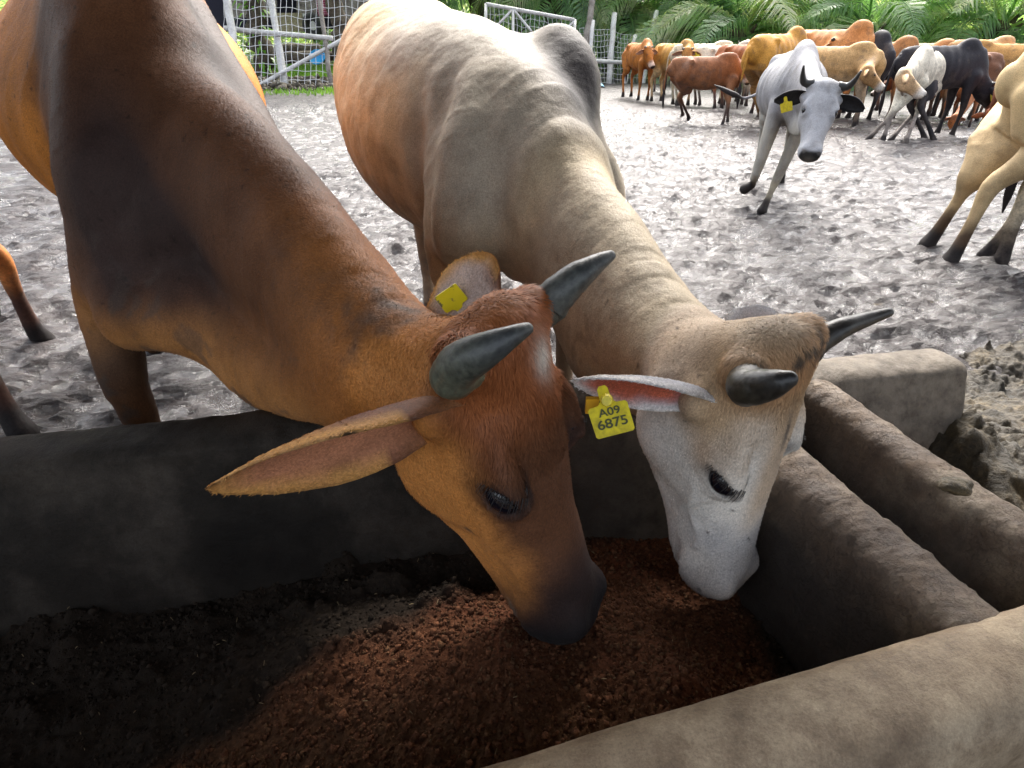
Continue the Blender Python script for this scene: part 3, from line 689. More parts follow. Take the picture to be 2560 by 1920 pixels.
    mdp = sstep(.22, .42, fbm(V * 10, 4, 91) + .35 * fbm(V * 45, 2, 92)) * sstep(1.15, .6, z); C = mixv(C, (.075, .060, .052), mdp * .30 * (1 - inhead))
    stk = fbm(V * np.array([14, 14, 3.5]), 3, 94); C = C * (1 + .12 * stk * (1 - inhead))[:, None]
    root = empty('cream_cow', (0, 0, 0), 'big cream and grey humped cow with yellow tag A09 6875, eating beside the brown one', 'cow', None)
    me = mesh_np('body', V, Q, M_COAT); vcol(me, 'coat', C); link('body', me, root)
    eyes(H, root)
    horn('horn', [H.p(.03, -.12, -.06), at(1862, 968, .805), at(1910, 964, .77), at(1948, 955, .745), at(1972, 948, .735)], [.028, .025, .0225, .0165, .0115], root, M_HORN2, .9)
    horn('horn', [H.p(.02, .12, -.05), at(2008, 880, .97), at(2048, 850, .975), at(2105, 820, .98), at(2170, 797, 1.0), at(2222, 781, 1.01)], [.034, .027, .022, .0175, .0125, .008], root, M_HORN2, .15)
    def earcol(V, s, t):
        C = np.array((.40, .40, .44))[None] * np.ones((len(V), 1)); return mixv(C, (.80, .76, .72), np.clip(sstep(.55, .9, s) + sstep(.7, .95, t), 0, 1))
    ear('ear', H.p(.13, -.16, -.16), at(1432, 950, .84), np.array([.0, -.75, -.65]), .12, root, earcol, cup=.50, seed=14, inner=(.62, .16, .09), fur=6000, bow=np.array([0, 0, .012]))
    ear('ear', at(1885, 900, 1.02), at(1908, 764, 1.06), np.array([-.2, -.85, .3]), .13, root, lambda V, s, t: np.full((len(V), 3), .74), cup=.25, seed=16, inner=(.72, .68, .68), fur=3000)
    ear_tag('ear_tag', at(1527, 1043, .80), at(1581, 1031, .80) - at(1475, 1058, .80), at(1515, 985, .81) - at(1530, 1043, .80), .053, root, M_TAG,
            [('A09', .29, .05), ('6875', .34, -.27)], bend=0.0)
    m = MB(); m.tube([at(1517, 1000, .80), at(1517, 1002, .785)], [.009, .007], 10); link('tag_stud', m.mesh('tag_stud', M_TAG), root)
    m = MB(); m.box(at(1480, 1013, .83), [.009, .004, .012]); link('tag_back', m.mesh('tag_back', plain('orange_plastic', (.75, .38, .02), .4)), root)
    def dens(p, n):
        h = H.inv(p); dh = np.linalg.norm(p - CAM, axis=1); return (1 / dh ** 2) * (1 + 4 * (h[:, 0] < .25) * (h[:, 0] > -.12) * (h[:, 2] > -.15) * (np.abs(h[:, 1]) < .25)) * ((n * (CAM - p)).sum(1) > -.5)
    def leng(p):
        h = H.inv(p); tuft = sstep(.22, .05, h[:, 0]) * sstep(-.2, -.08, h[:, 0]) * sstep(-.14, -.06, h[:, 2]) * sstep(.28, .2, np.abs(h[:, 1]))
        return .0055 + .011 * tuft, 1.0 + .1 * tuft
    def flow(p, n):
        h = H.inv(p); f = np.repeat((-fwd + [0, 0, -.6])[None], len(p), 0); toh = sstep(.3, .0, np.linalg.norm(np.maximum(np.abs(h - [.5, 0, -.17]) - [.5, .2, .22], 0), axis=1))[:, None]
        return f * (1 - toh) + toh * (H.d(1, 0, 0)[None] + .9 * H.d(0, 1, 0)[None] * h[:, 1:2] * 3)
    make_fur('coat_hair', V, Q, Nn, C, dens, leng, flow, int(float(os.environ.get('FURN', '1')) * 90000), root, seed=5)
    return root, H, b
# ------------------------------------------------------------------ ground
def height(X, Y):
    P = np.stack([X, Y, np.zeros_like(X)], 1)
    A = P * [1, 1, 1]
    A = A + np.stack([fbm(P * .9 + 5, 2, 91), fbm(P * .9 + 9, 2, 92), np.zeros(len(P))], 1) * .35
    r = 1 - np.abs(fbm(A * [3.0, 3.6, 1], 4, 41, .6)); big = fbm(P * .55, 3, 42)
    r2 = 1 - np.abs(fbm(A * [8.5, 10, 1] + 31, 4, 47, .62)); h = (r - .75) * .075 + (r2 - .75) * .055 + big * .06 + fbm(P * [6, 7, 1], 2, 44) * .025
    h = h + fbm(P * [21, 24, 1], 3, 45, .7) * .016 * (.5 + np.clip(fbm(P * 1.2, 2, 46) * 2, 0, 1))
    # hoof pits
    wob = fbm(P * 22, 2, 67)
    for sc, sd, dp in ((.31, 1, .028), (.23, 7, .019)):
        cx, cy = np.floor(X / sc).astype(np.int64), np.floor(Y / sc).astype(np.int64)
        for ox in (-1, 0, 1):
            for oy in (-1, 0, 1):
                ix, iy = cx + ox, cy + oy; z0 = np.zeros_like(ix); px = (ix + hashn(ix, iy, z0, sd)) * sc; py = (iy + hashn(ix, iy, z0, sd + 1)) * sc; on = hashn(ix, iy, z0, sd + 2) > (.45 if sd == 1 else .6)
                q = (np.hypot(X - px, (Y - py) * (.7 + .6 * hashn(ix, iy, z0, sd + 5))) + .02 * wob) / (.045 + .03 * hashn(ix, iy, z0, sd + 3)); h = h + on * dp * (-np.exp(-q ** 4) + .55 * np.exp(-((q - 1.35) / .35) ** 2))
    h = h * sstep(26, 12, Y) + .0
    bank = .27 * sstep(12.6, 13.6, Y) * sstep(-1.5, -3.0, X) ; h = h * (1 - .5 * sstep(12.8, 13.4, Y)) + bank
    h = h - .07 * sstep(.3, -.2, Y)
    return h
nx, ny = 600, 560
ux = np.linspace(-1, 1, nx); gx = np.sinh(ux * 5.2) / np.sinh(5.2) * 90
uy = np.linspace(0, 1, ny); gy = -6 + (np.exp(uy * 3.2) - 1) / (np.exp(3.2) - 1) * 0
gy = np.concatenate([np.linspace(-8, .8, 14)[:-1], .8 + (np.exp(np.linspace(0, 1, ny) * 3.4) - 1) / (math.exp(3.4) - 1) * 26, np.geomspace(28, 140, 16)])
GX, GY = np.meshgrid(gx, gy, indexing='ij'); X_, Y_ = GX.ravel(), GY.ravel()
Z_ = height(X_, Y_); n1_, n2_ = GX.shape
ii = (np.arange(n1_ - 1)[:, None] * n2_ + np.arange(n2_ - 1)[None]).ravel()
def smooth_grid(Z, k):
    for _ in range(k):
        Z = Z.copy(); Z[1:-1, 1:-1] = (Z[:-2, 1:-1] + Z[2:, 1:-1] + Z[1:-1, :-2] + Z[1:-1, 2:] + 4 * Z[1:-1, 1:-1]) / 8
    return Z
me = mesh_np('ground', np.stack([X_, Y_, Z_], 1), np.stack([ii, ii + n2_, ii + n2_ + 1, ii + 1], 1))
rel = (Z_.reshape(n1_, n2_) - smooth_grid(Z_.reshape(n1_, n2_), 30)).ravel()
wet_v = sstep(.012, -.008, rel) * (1 - .6 * sstep(12.4, 13.2, Y_)); vcol(me, 'wet', np.repeat(wet_v[:, None], 3, 1))
m, nt, b = new_mat('wet_mud')
g = nt.nodes.new('ShaderNodeNewGeometry'); sx = N(nt, 'ShaderNodeSeparateXYZ'); nt.links.new(g.outputs['Position'], sx.inputs[0])
na = noise_node(nt, 2.2, 6, .65); nb_ = noise_node(nt, 14, 6, .7, dist=.6); nc = noise_node(nt, 55, 5, .8, dist=.8)
c = ramp(nt, nb_.outputs[0], [(.30, (.016, .012, .012)), (.55, (.050, .038, .038)), (.75, (.12, .098, .092))])
yel = ramp(nt, noise_node(nt, 3.1, 5, .7).outputs[0], [(.66, (0, 0, 0)), (.76, (1, 1, 1))])
c2 = mixc(nt, yel.outputs[0], c.outputs[0], (.16, .11, .04)); nt.links.new(c2, b.inputs['Base Color'])
at_ = N(nt, 'ShaderNodeVertexColor'); at_.layer_name = 'wet'
s1 = N(nt, 'ShaderNodeMath', operation='MULTIPLY_ADD'); nt.links.new(nb_.outputs[0], s1.inputs[0]); s1.inputs[1].default_value = -1.6; s1.inputs[2].default_value = 1.05
s2 = N(nt, 'ShaderNodeMath', operation='ADD'); nt.links.new(s1.outputs[0], s2.inputs[0]); nt.links.new(at_.outputs[0], s2.inputs[1])
s3 = N(nt, 'ShaderNodeMath', operation='SUBTRACT'); nt.links.new(s2.outputs[0], s3.inputs[0]); nt.links.new(na.outputs[0], s3.inputs[1])
wr = ramp(nt, s3.outputs[0], [(.12, (0, 0, 0)), (.55, (1, 1, 1))])
def rng_(lo, hi, sock):
    q = N(nt, 'ShaderNodeMapRange'); nt.links.new(wr.outputs[0], q.inputs[0]); q.inputs[3].default_value = lo; q.inputs[4].default_value = hi; nt.links.new(q.outputs[0], sock)
rng_(.42, .10, b.inputs['Roughness']); rng_(.35, 1.0, b.inputs['Specular IOR Level']); b.inputs['IOR'].default_value = 1.70
p_ = bump(nt, b, nb_.outputs[0], 1.0, .06); bump(nt, b, nc.outputs[0], 1.0, .016, p_)
me.materials.append(m); link('ground', me, kind='structure')

# ------------------------------------------------------------------ concrete feed trough
def concrete(name, c1, c2, c3, rough=.7, dirt=.5, wetsheen=.5, flk=.7):
    m, nt, b = new_mat(name); n1 = noise_node(nt, 4, 6, .65); n2 = noise_node(nt, 20, 8, .75); n3 = noise_node(nt, 300, 4, .8)
    c = ramp(nt, n1.outputs[0], [(.32, c1), (.5, c2), (.68, c3)])
    d = ramp(nt, n2.outputs[0], [(.38, (.35, .28, .22)), (.60, (1, 1, 1))]); k = mixc(nt, dirt, c.outputs[0], d.outputs[0], 'MULTIPLY')
    d3 = ramp(nt, n3.outputs[0], [(.3, (.7, .7, .7)), (.7, (1.2, 1.2, 1.2))]); k = mixc(nt, 1.0, k, d3.outputs[0], 'MULTIPLY')
    nt.links.new(k, b.inputs['Base Color']); r = ramp(nt, n2.outputs[0], [(.3, (rough - .2,) * 3), (.7, (rough + .1,) * 3)]); nt.links.new(r.outputs[0], b.inputs['Roughness'])
    b.inputs['Specular IOR Level'].default_value = wetsheen
    fl = noise_node(nt, 26, 8, .72); fr = ramp(nt, fl.outputs[0], [(.40, (0, 0, 0)), (.44, (.45, .45, .45)), (.52, (.5, .5, .5)), (.55, (1, 1, 1))])
    p = bump(nt, b, n2.outputs[0], .5, .012); p = bump(nt, b, fr.outputs[0], flk, .013, p); bump(nt, b, n3.outputs[0], .35, .003, p); return m
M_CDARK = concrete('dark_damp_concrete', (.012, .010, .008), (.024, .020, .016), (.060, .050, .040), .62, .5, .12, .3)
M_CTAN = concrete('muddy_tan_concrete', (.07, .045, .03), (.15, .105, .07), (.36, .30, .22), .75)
M_CNEAR = concrete('worn_beige_concrete', (.24, .17, .105), (.46, .36, .24), (.58, .48, .34), .62, .7, .4, .25)
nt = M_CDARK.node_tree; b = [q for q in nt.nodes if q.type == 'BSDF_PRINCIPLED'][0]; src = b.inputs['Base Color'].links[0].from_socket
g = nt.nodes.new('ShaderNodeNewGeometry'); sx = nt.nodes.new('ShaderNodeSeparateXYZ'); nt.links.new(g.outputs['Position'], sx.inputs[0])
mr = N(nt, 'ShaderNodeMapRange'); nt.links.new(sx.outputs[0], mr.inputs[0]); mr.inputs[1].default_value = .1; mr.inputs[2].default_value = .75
dry_lit = ramp(nt, noise_node(nt, 22, 5, .7).outputs[0], [(.3, (.09, .075, .06)), (.6, (.21, .18, .145))]); k = mixc(nt, mr.outputs[0], src, dry_lit.outputs[0]); nt.links.new(k, b.inputs['Base Color'])  # right end paler: dryness, plus light on its top painted into the colour
RIM = .62
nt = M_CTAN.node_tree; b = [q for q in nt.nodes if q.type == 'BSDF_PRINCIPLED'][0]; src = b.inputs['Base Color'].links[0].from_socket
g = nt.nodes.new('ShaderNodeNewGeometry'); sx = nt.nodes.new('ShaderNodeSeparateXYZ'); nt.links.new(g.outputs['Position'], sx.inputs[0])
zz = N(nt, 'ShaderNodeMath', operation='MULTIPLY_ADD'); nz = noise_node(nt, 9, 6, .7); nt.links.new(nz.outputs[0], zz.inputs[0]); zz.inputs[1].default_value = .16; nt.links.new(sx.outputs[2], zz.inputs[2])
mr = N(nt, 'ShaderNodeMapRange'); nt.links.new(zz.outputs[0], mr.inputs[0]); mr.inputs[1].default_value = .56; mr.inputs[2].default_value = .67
k = mixc(nt, mr.outputs[0], (.028, .020, .015), src); nt.links.new(k, b.inputs['Base Color'])      # deep trough shade painted dark low on the sides, own colour above
def wall_run(name, p0, p1, width, top, bottom, mat, label, cat, seed, ends=(.03, .03), slope_in=None, round_=.5, amp=.006, group=None, batter=(0, 0), n_len=160, flake=0.0):
    """a rounded-top wall from p0 to p1 (top centre line); batter = extra foot spread on (left, right)"""
    p0 = np.array([p0[0], p0[1], 0.]); p1 = np.array([p1[0], p1[1], 0.]); ax = nrm(p1 - p0); lt = np.array([-ax[1], ax[0], 0]); L = np.linalg.norm(p1 - p0)
    hw = width / 2; pr = []
    pr.append((-hw - batter[1], bottom)); 
    for k in range(1, 14): pr.append((-hw - batter[1] * (1 - k / 14), bottom + (top - hw * round_ - bottom) * k / 14))
    for k in range(0, 17):
        a = math.pi * (1 - k / 16); e = 1.0
        pr.append((hw * math.copysign(abs(math.cos(a)) ** .75, math.cos(a)), top - hw * round_ + hw * round_ * math.sin(a) ** .8))
    for k in range(13, 0, -1): pr.append((hw + batter[0] * (1 - k / 14), bottom + (top - hw * round_ - bottom) * k / 14))
    pr.append((hw + batter[0], bottom)); pr = np.array(pr); m = len(pr)
    s = np.linspace(0, 1, n_len); V = []
    for q in s:
        e = min(q * L / ends[0], (1 - q) * L / ends[1], 1.0) if ends[0] and ends[1] else 1.0
        e = math.sqrt(max(1 - (1 - e) ** 2, 0.0)); sh = .55 + .45 * e
        V.append(p0 + ax * L * q + lt * (pr[:, 0] * sh)[:, None] + np.array([0, 0, 1.]) * (bottom + (pr[:, 1] - bottom) * (.93 + .07 * e))[:, None])
    V = np.array(V).reshape(-1, 3)
    nrmv = np.tile(np.stack([np.gradient(pr[:, 1]), -np.gradient(pr[:, 0])], 1), (n_len, 1)); nrmv = -nrmv / (np.linalg.norm(nrmv, axis=1)[:, None] + 1e-9)
    d = fbm(V * 6, 4, seed) * amp * 2 + fbm(V * 40, 3, seed + 5) * amp * .6 + (np.clip(fbm(V * 30, 4, seed + 9, .65) + .02, 0, 1) * flake)
    V += (lt[None] * nrmv[:, :1] + np.array([[0, 0, 1.]]) * nrmv[:, 1:2]) * -d[:, None] * -1
    i = (np.arange(n_len - 1)[:, None] * m + np.arange(m - 1)[None]).ravel(); Q = np.stack([i, i + m, i + m + 1, i + 1], 1)
    me = mesh_np(name, V, [tuple(q) for q in Q] + [tuple(range(m)), tuple(range(n_len * m - 1, (n_len - 1) * m - 1, -1))], mat)
    return link(name, me, None, label=label, cat=cat, group=group)
fa, fb_ = atz(0, 1118, RIM), atz(2400, 880, RIM); dirT = nrm((fb_ - fa) * [1, 1, 0]); inT = np.array([dirT[1], -dirT[0], 0])
fa = fa - dirT * 2.2
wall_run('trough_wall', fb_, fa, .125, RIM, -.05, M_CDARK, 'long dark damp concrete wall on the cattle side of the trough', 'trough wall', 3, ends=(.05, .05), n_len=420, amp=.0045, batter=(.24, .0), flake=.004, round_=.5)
na_, nb2 = atz(1250, 2045, RIM), atz(2560, 1625, RIM); dn = nrm((nb2 - na_) * [1, 1, 0]); na_ = na_ - dn * 2.4; nb2 = nb2 + dn * 1.5
wall_run('near_trough_wall' if False else 'trough_wall', na_, nb2, .15, RIM, -.05, M_CNEAR, 'smooth beige rounded concrete rim in the near right corner', 'trough wall', 8, n_len=420, amp=.0022, batter=(.05, .0), round_=.95)
# two dividers running from the far wall to the near rim
b0, b1 = atz(1975, 1105, RIM), atz(2400, 1460, RIM); db = nrm((b1 - b0) * [1, 1, 0])
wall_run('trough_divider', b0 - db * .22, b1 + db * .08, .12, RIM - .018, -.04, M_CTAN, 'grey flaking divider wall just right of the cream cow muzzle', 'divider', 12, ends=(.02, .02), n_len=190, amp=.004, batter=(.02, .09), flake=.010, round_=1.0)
a0, a1 = atz(1990, 905, RIM), atz(2560, 1290, RIM); da = nrm((a1 - a0) * [1, 1, 0])
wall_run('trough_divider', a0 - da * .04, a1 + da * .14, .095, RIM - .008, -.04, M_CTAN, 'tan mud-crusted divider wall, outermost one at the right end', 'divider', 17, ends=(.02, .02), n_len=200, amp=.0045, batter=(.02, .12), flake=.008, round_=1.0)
# floor of the trough
def heap(name, cx, cy, rx, ry, zf, hf, nx, ny, mat, seed, label, cat=None, kind='stuff', rough=.004, rot=0):
    u, v = np.meshgrid(np.linspace(-1, 1, nx), np.linspace(-1, 1, ny), indexing='ij'); X = u.ravel() * rx; Y = v.ravel() * ry
    X, Y = cx + X * math.cos(rot) - Y * math.sin(rot), cy + X * math.sin(rot) + Y * math.cos(rot)
    Z = zf(X, Y); P = np.stack([X, Y, Z * 0], 1)
    Z = Z + hf(P); i = (np.arange(nx - 1)[:, None] * ny + np.arange(ny - 1)[None]).ravel()
    me = mesh_np(name, np.stack([X, Y, Z], 1), np.stack([i, i + ny, i + ny + 1, i + 1], 1), mat)
    return link(name, me, None, label=label, cat=cat, kind=kind)
def feed_mat():
    m, nt, b = new_mat('feed_meal'); n1 = noise_node(nt, 140, 4, .8); n2 = noise_node(nt, 9, 5, .6)
    a = N(nt, 'ShaderNodeVertexColor'); a.layer_name = 'coat'
    r = ramp(nt, n1.outputs[0], [(.25, (.35, .33, .32)), (.5, (.9, .85, .8)), (.75, (1.7, 1.6, 1.45))]); k = mixc(nt, 1.0, a.outputs[0], r.outputs[0], 'MULTIPLY')
    nt.links.new(k, b.inputs['Base Color']); b.inputs['Roughness'].default_value = .85; b.inputs['Specular IOR Level'].default_value = .12
    bump(nt, b, n1.outputs[0], .7, .006); return m
M_FEED = feed_mat()
def feed_z(X, Y):
    z = .335 - .045 * sstep(.22, .36, X)
    z = z + .075 * np.exp(-(((X + .02) / .42) ** 2 + ((Y - .60) / .22) ** 2)) + .055 * np.exp(-(((X - .30) / .09) ** 2 + ((Y - .58) / .10) ** 2))
    # the meal lies against the cattle-side wall on the left
    P = np.stack([X, Y, X * 0], 1); s = (P - fa * [1, 1, 0]) @ inT
    z = z - .03 * sstep(-.2, -.6, X) + .03 * fbm(P * 5, 3, 51)
    z = z - .05 * np.exp(-(((X + .05) / .12) ** 2 + ((Y - .86) / .06) ** 2))
    return z
def feed_h(P):
    r = fbm(P * 26, 4, 53); w = fbm(P * 70, 3, 54); lump = np.clip(fbm(P * [17, 17, 1] + 3, 3, 55) - .05, 0, 1)
    wet = feed_wet(P)
    return .007 * r + .006 * w + wet * (.055 * lump) + (1 - wet) * .004 * fbm(P * 150, 2, 57)
def feed_wet(P):
    # dark damp old feed to the left and along the wall, fresh reddish meal in the middle
    x, y = P[:, 0], P[:, 1]
    line = y - (.75 + .62 * (x + .10)) + .06 * fbm(P * 6, 3, 58)
    return np.clip(sstep(-.03, .05, line) + sstep(.44, .50, x + .05 * fbm(P * 9, 2, 59)), 0, 1)
fo = heap('feed', -.30, .70, 1.45, .375, feed_z, feed_h, 620, 330, M_FEED, 1, 'reddish brown meal feed with darker damp clumps filling the trough', rot=math.atan2(dirT[1], dirT[0]) + .04)
def meshco(o):
    a = np.empty(len(o.data.vertices) * 3, np.float32); o.data.vertices.foreach_get('co', a); return a.reshape(-1, 3).astype(float)
P = meshco(fo); Pz = P * [1, 1, 0]; wt = feed_wet(Pz)
C = np.array((.10, .042, .021))[None] * np.ones((len(P), 1)); C = mixv(C, (.085, .045, .023), sstep(.62, .46, P[:, 1])); C = mixv(C, (.13, .048, .026), sstep(.0, .4, fbm(P * 8, 3, 63)) * .6)
C = mixv(C, (.020, .015, .011), wt); vcol(fo.data, 'coat', C)
# loose crumbs of feed
def crumbs(name, n, xs, ys, zf, size, mat, colf, label, seed, maskf=None, parent=None):
    r = np.random.default_rng(seed); X = r.uniform(*xs, n); Y = r.uniform(*ys, n)
    if maskf is not None: k = r.random(n) < maskf(np.stack([X, Y, X * 0], 1)); X, Y = X[k], Y[k]; n = len(X)
    Z = zf(X, Y); sz = size[0] * np.exp(r.normal(0, size[1], n)); base = nrm(np.array([(1,1,1),(1,-1,-1),(-1,1,-1),(-1,-1,1),(1.2,0,0),(-1.2,0,0),(0,1.2,0),(0,-1.2,0)]))
    oc = nrm(np.array([(1,0,0),(-1,0,0),(0,1,0),(0,-1,0),(0,0,1),(0,0,-1)])); F0 = np.array([(0,2,4),(2,1,4),(1,3,4),(3,0,4),(2,0,5),(1,2,5),(3,1,5),(0,3,5)])
    A = r.normal(size=(n, 3, 3)); q, _ = np.linalg.qr(A); V = np.einsum('nij,kj->nki', q, oc) * r.uniform(.6, 1.25, (n, 6, 1)) * sz[:, None, None]
    V[:, :, 2] *= .8; V += np.stack([X, Y, Z + sz * .35], 1)[:, None]
    Fc = (np.arange(n)[:, None, None] * 6 + F0[None]).reshape(-1, 3); me = mesh_np(name, V.reshape(-1, 3), Fc, mat, smooth=False)
    Cc = colf(np.stack([X, Y, Z], 1)) * r.uniform(.6, 1.55, (n, 1)); vcol(me, 'coat', np.repeat(np.clip(Cc, 0, 1), 6, 0))
    return link(name, me, parent, label=label, kind='stuff')
def fz(X, Y):
    P = np.stack([X, Y, X * 0], 1); return feed_z(X, Y) + feed_h(P)
def fcol(P):
    w = feed_wet(P * [1, 1, 0]); C = np.array((.11, .050, .027))[None] * np.ones((len(P), 1)); C = mixv(C, (.12, .065, .035), (hashn((P[:, 0] * 9999).astype(np.int64), (P[:, 1] * 9999).astype(np.int64), P[:, 0].astype(np.int64), 3) > .8) * 1.0); return mixv(C, (.026, .020, .015), w)
crumbs('feed_crumbs', 42000, (-1.2, .62), (.2, 1.1), fz, (.0030, .45), M_FEED, fcol, 'loose crumbs and pellets scattered over the feed', 5, lambda P: (1 - .6 * feed_wet(P)) * (P[:, 1] > .40 + .29 * P[:, 0]))
def straws(name, n, fn, size, mat, label, seed):
    r = np.random.default_rng(seed); Pp, Nn_ = fn(r, n); a = nrm(r.normal(size=(n, 3))); a = nrm(a - Nn_ * (a * Nn_).sum(1, keepdims=True)); w = np.cross(a, Nn_) * (size * .09); L = a * (size * r.uniform(.3, 1, n))[:, None]; Pp = Pp + Nn_ * .0015
    V = np.stack([Pp - L - w, Pp - L + w, Pp + L + w + Nn_ * .002, Pp + L - w + Nn_ * .002, Pp + Nn_ * .003], 1).reshape(-1, 3); k = np.arange(n)[:, None] * 5; T = np.vstack([k + [0, 1, 4], k + [1, 2, 4], k + [2, 3, 4], k + [3, 0, 4]])
    return link(name, mesh_np(name, V, T, mat, smooth=False), None, label=label, kind='stuff')
def on_feed(r, n):
    X = r.uniform(-1.0, .55, n); Y = r.uniform(.3, 1.0, n); return np.stack([X, Y, fz(X, Y) + .002], 1), np.repeat(np.array([[0, 0, 1.]]), n, 0)
straws('straw_bits', 110, on_feed, .005, plain('straw', (.22, .16, .08), .7), 'pale flecks of straw and husk on the feed', 3)
# manure and rotten fodder outside the right end
def man_z(X, Y): return .03 + .34 * sstep(2.3, 1.0, Y) * sstep(.80, 1.10, X + .26 * (Y - 1.2)) + .16 * np.exp(-(((X - 1.08) / .14) ** 2 + ((Y - 1.22) / .22) ** 2))
def man_h(P): r = fbm(P * [12, 12, 1], 5, 71, .6); return .04 * r + np.clip(fbm(P * 24, 3, 72), 0, 1) * .05 + fbm(P * 5, 2, 74) * .04
def manure_mat():
    m, nt, b = new_mat('rotten_fodder'); n1 = noise_node(nt, 6, 6, .7); n2 = noise_node(nt, 60, 5, .75)
    c = ramp(nt, n1.outputs[0], [(.3, (.015, .013, .008)), (.5, (.045, .035, .018)), (.7, (.12, .09, .04))]); r = ramp(nt, n2.outputs[0], [(.3, (.4, .4, .4)), (.7, (1.5, 1.4, 1.3))])
    k = mixc(nt, 1.0, c.outputs[0], r.outputs[0], 'MULTIPLY'); nt.links.new(k, b.inputs['Base Color']); b.inputs['Roughness'].default_value = .6; bump(nt, b, n2.outputs[0], .9, .015); return m
M_MAN = manure_mat()
heap('manure_heap', 1.80, 1.60, .98, .70, man_z, man_h, 300, 240, M_MAN, 2, 'crumbly brown manure and old fodder heaped beyond the right end of the trough', rot=.29)
# dirt lying in the slot between the two dividers
def ch_z(X, Y): return .42 + .10 * sstep(1.0, 1.25, Y) + 0 * X
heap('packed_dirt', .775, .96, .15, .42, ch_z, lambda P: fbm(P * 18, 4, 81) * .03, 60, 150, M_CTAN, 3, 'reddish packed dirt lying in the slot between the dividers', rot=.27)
# clods on the walls
r = np.random.default_rng(9)
def clod(c, s, seed):
    bm = bmesh.new(); bmesh.ops.create_icosphere(bm, subdivisions=3, radius=1); V = np.array([v.co[:] for v in bm.verts]); Q = np.array([[v.index for v in f.verts] for f in bm.faces]); bm.free()
    V = V * (1 + .45 * fbm(V * 1.8 + seed, 3, seed))[:, None] * s + c; return V, Q
V, Q = clod(atz(2390, 1215, RIM + .01), np.array([.030, .020, .014]), 3); me = mesh_np('mud_clod', V, Q, M_MAN)
link('mud_clod', me, None, label='dark lump of dried mud sitting on the outermost tan divider', cat='clod')
# ------------------------------------------------------------------ the shed that shades the trough
m, nt, b = new_mat('zinc_roof'); b.inputs['Base Color'].default_value = (.20, .19, .18, 1); b.inputs['Roughness'].default_value = .6
mb = MB(); xs = np.linspace(-7, 7, 300); rows = [(-.8, 2.75), (float(os.environ.get('ROOFY', '2.55')), 2.35)]
V = [(x, y, z + .012 * math.sin(x * 80)) for (y, z) in rows for x in xs] + [(x, y, z + .02 + .012 * math.sin(x * 80)) for (y, z) in rows for x in xs]
n = len(xs); Fc = [(i, i + 1, n + i + 1, n + i) for i in range(n - 1)] + [(2*n + i, 3*n + i, 3*n + i + 1, 2*n + i + 1) for i in range(n - 1)] + [(n + i, n + i + 1, 3*n + i + 1, 3*n + i) for i in range(n - 1)] + [(i, 2*n + i, 2*n + i + 1, i + 1) for i in range(n - 1)]
link('shed_roof', mesh_np('shed_roof', V, Fc, m), None, kind='structure')

# ------------------------------------------------------------------ the fence, gate, hut and palms behind the yard
M_WHITE = concrete('whitewashed_wood', (.55, .54, .52), (.75, .74, .72), (.82, .82, .81), .6, .25)
M_WOOD = concrete('weathered_grey_wood', (.16, .14, .12), (.30, .27, .24), (.42, .39, .35), .8, .5)
M_WIRE = plain('galvanised_wire', (.62, .62, .64), .45)
M_TRUNK = concrete('palm_trunk_bark', (.05, .04, .03), (.12, .095, .07), (.22, .18, .13), .9, .8)
def leaf_mat(name, cols, trans=.35):
    m, nt, b = new_mat(name); oi = nt.nodes.new('ShaderNodeObjectInfo'); n = noise_node(nt, 1.3, 4, .6)
    a = N(nt, 'ShaderNodeMath', operation='MULTIPLY_ADD'); nt.links.new(oi.outputs['Random'], a.inputs[0]); a.inputs[1].default_value = .55; nt.links.new(n.outputs[0], a.inputs[2])
    s = N(nt, 'ShaderNodeMath', operation='SUBTRACT'); nt.links.new(a.outputs[0], s.inputs[0]); s.inputs[1].default_value = .27
    c = ramp(nt, s.outputs[0], cols); nt.links.new(c.outputs[0], b.inputs['Base Color']); b.inputs['Roughness'].default_value = .42
    t = nt.nodes.new('ShaderNodeBsdfTranslucent'); tc = mixc(nt, 1.0, c.outputs[0], (1.5, 1.7, .8), 'MULTIPLY'); nt.links.new(tc, t.inputs['Color'])
    mx = nt.nodes.new('ShaderNodeMixShader'); mx.inputs[0].default_value = trans; nt.links.new(b.outputs[0], mx.inputs[1]); nt.links.new(t.outputs[0], mx.inputs[2])
    nt.links.new(mx.outputs[0], nt.nodes['Material Output'].inputs['Surface'] if 'Material Output' in nt.nodes else [q for q in nt.nodes if q.type == 'OUTPUT_MATERIAL'][0].inputs['Surface']); return m
M_FROND = leaf_mat('palm_leaflets', [(.12, (.07, .14, .07)), (.38, (.17, .29, .14)), (.55, (.30, .42, .21)), (.68, (.48, .47, .33)), (.82, (.36, .48, .32))], .5)
M_FERN = leaf_mat('fern', [(.2, (.05, .14, .01)), (.7, (.13, .28, .03))])
M_GRASS = leaf_mat('grass', [(.2, (.06, .16, .015)), (.7, (.16, .28, .04))])
def bars(name, parent, segs, mat, seed=0, label=None, kind=None, nsides=8, wob=0.0):
    m = MB(); r = np.random.default_rng(seed)
    for (p0, p1, ra, rb) in segs:
        p0, p1 = np.asarray(p0, float), np.asarray(p1, float); k = 7
        pts = np.array([p0 + (p1 - p0) * i / (k - 1) for i in range(k)]) + r.normal(0, wob, (k, 3)) * (wob > 0)
        m.tube(pts, np.linspace(ra, rb, k) * (1 + (r.normal(0, .05, k) if wob else 0)), nsides)
    return child(name, m.mesh(name, mat, True), parent, label=label, kind=kind)
def ground_z(x, y): return float(height(np.array([x]), np.array([y]))[0])
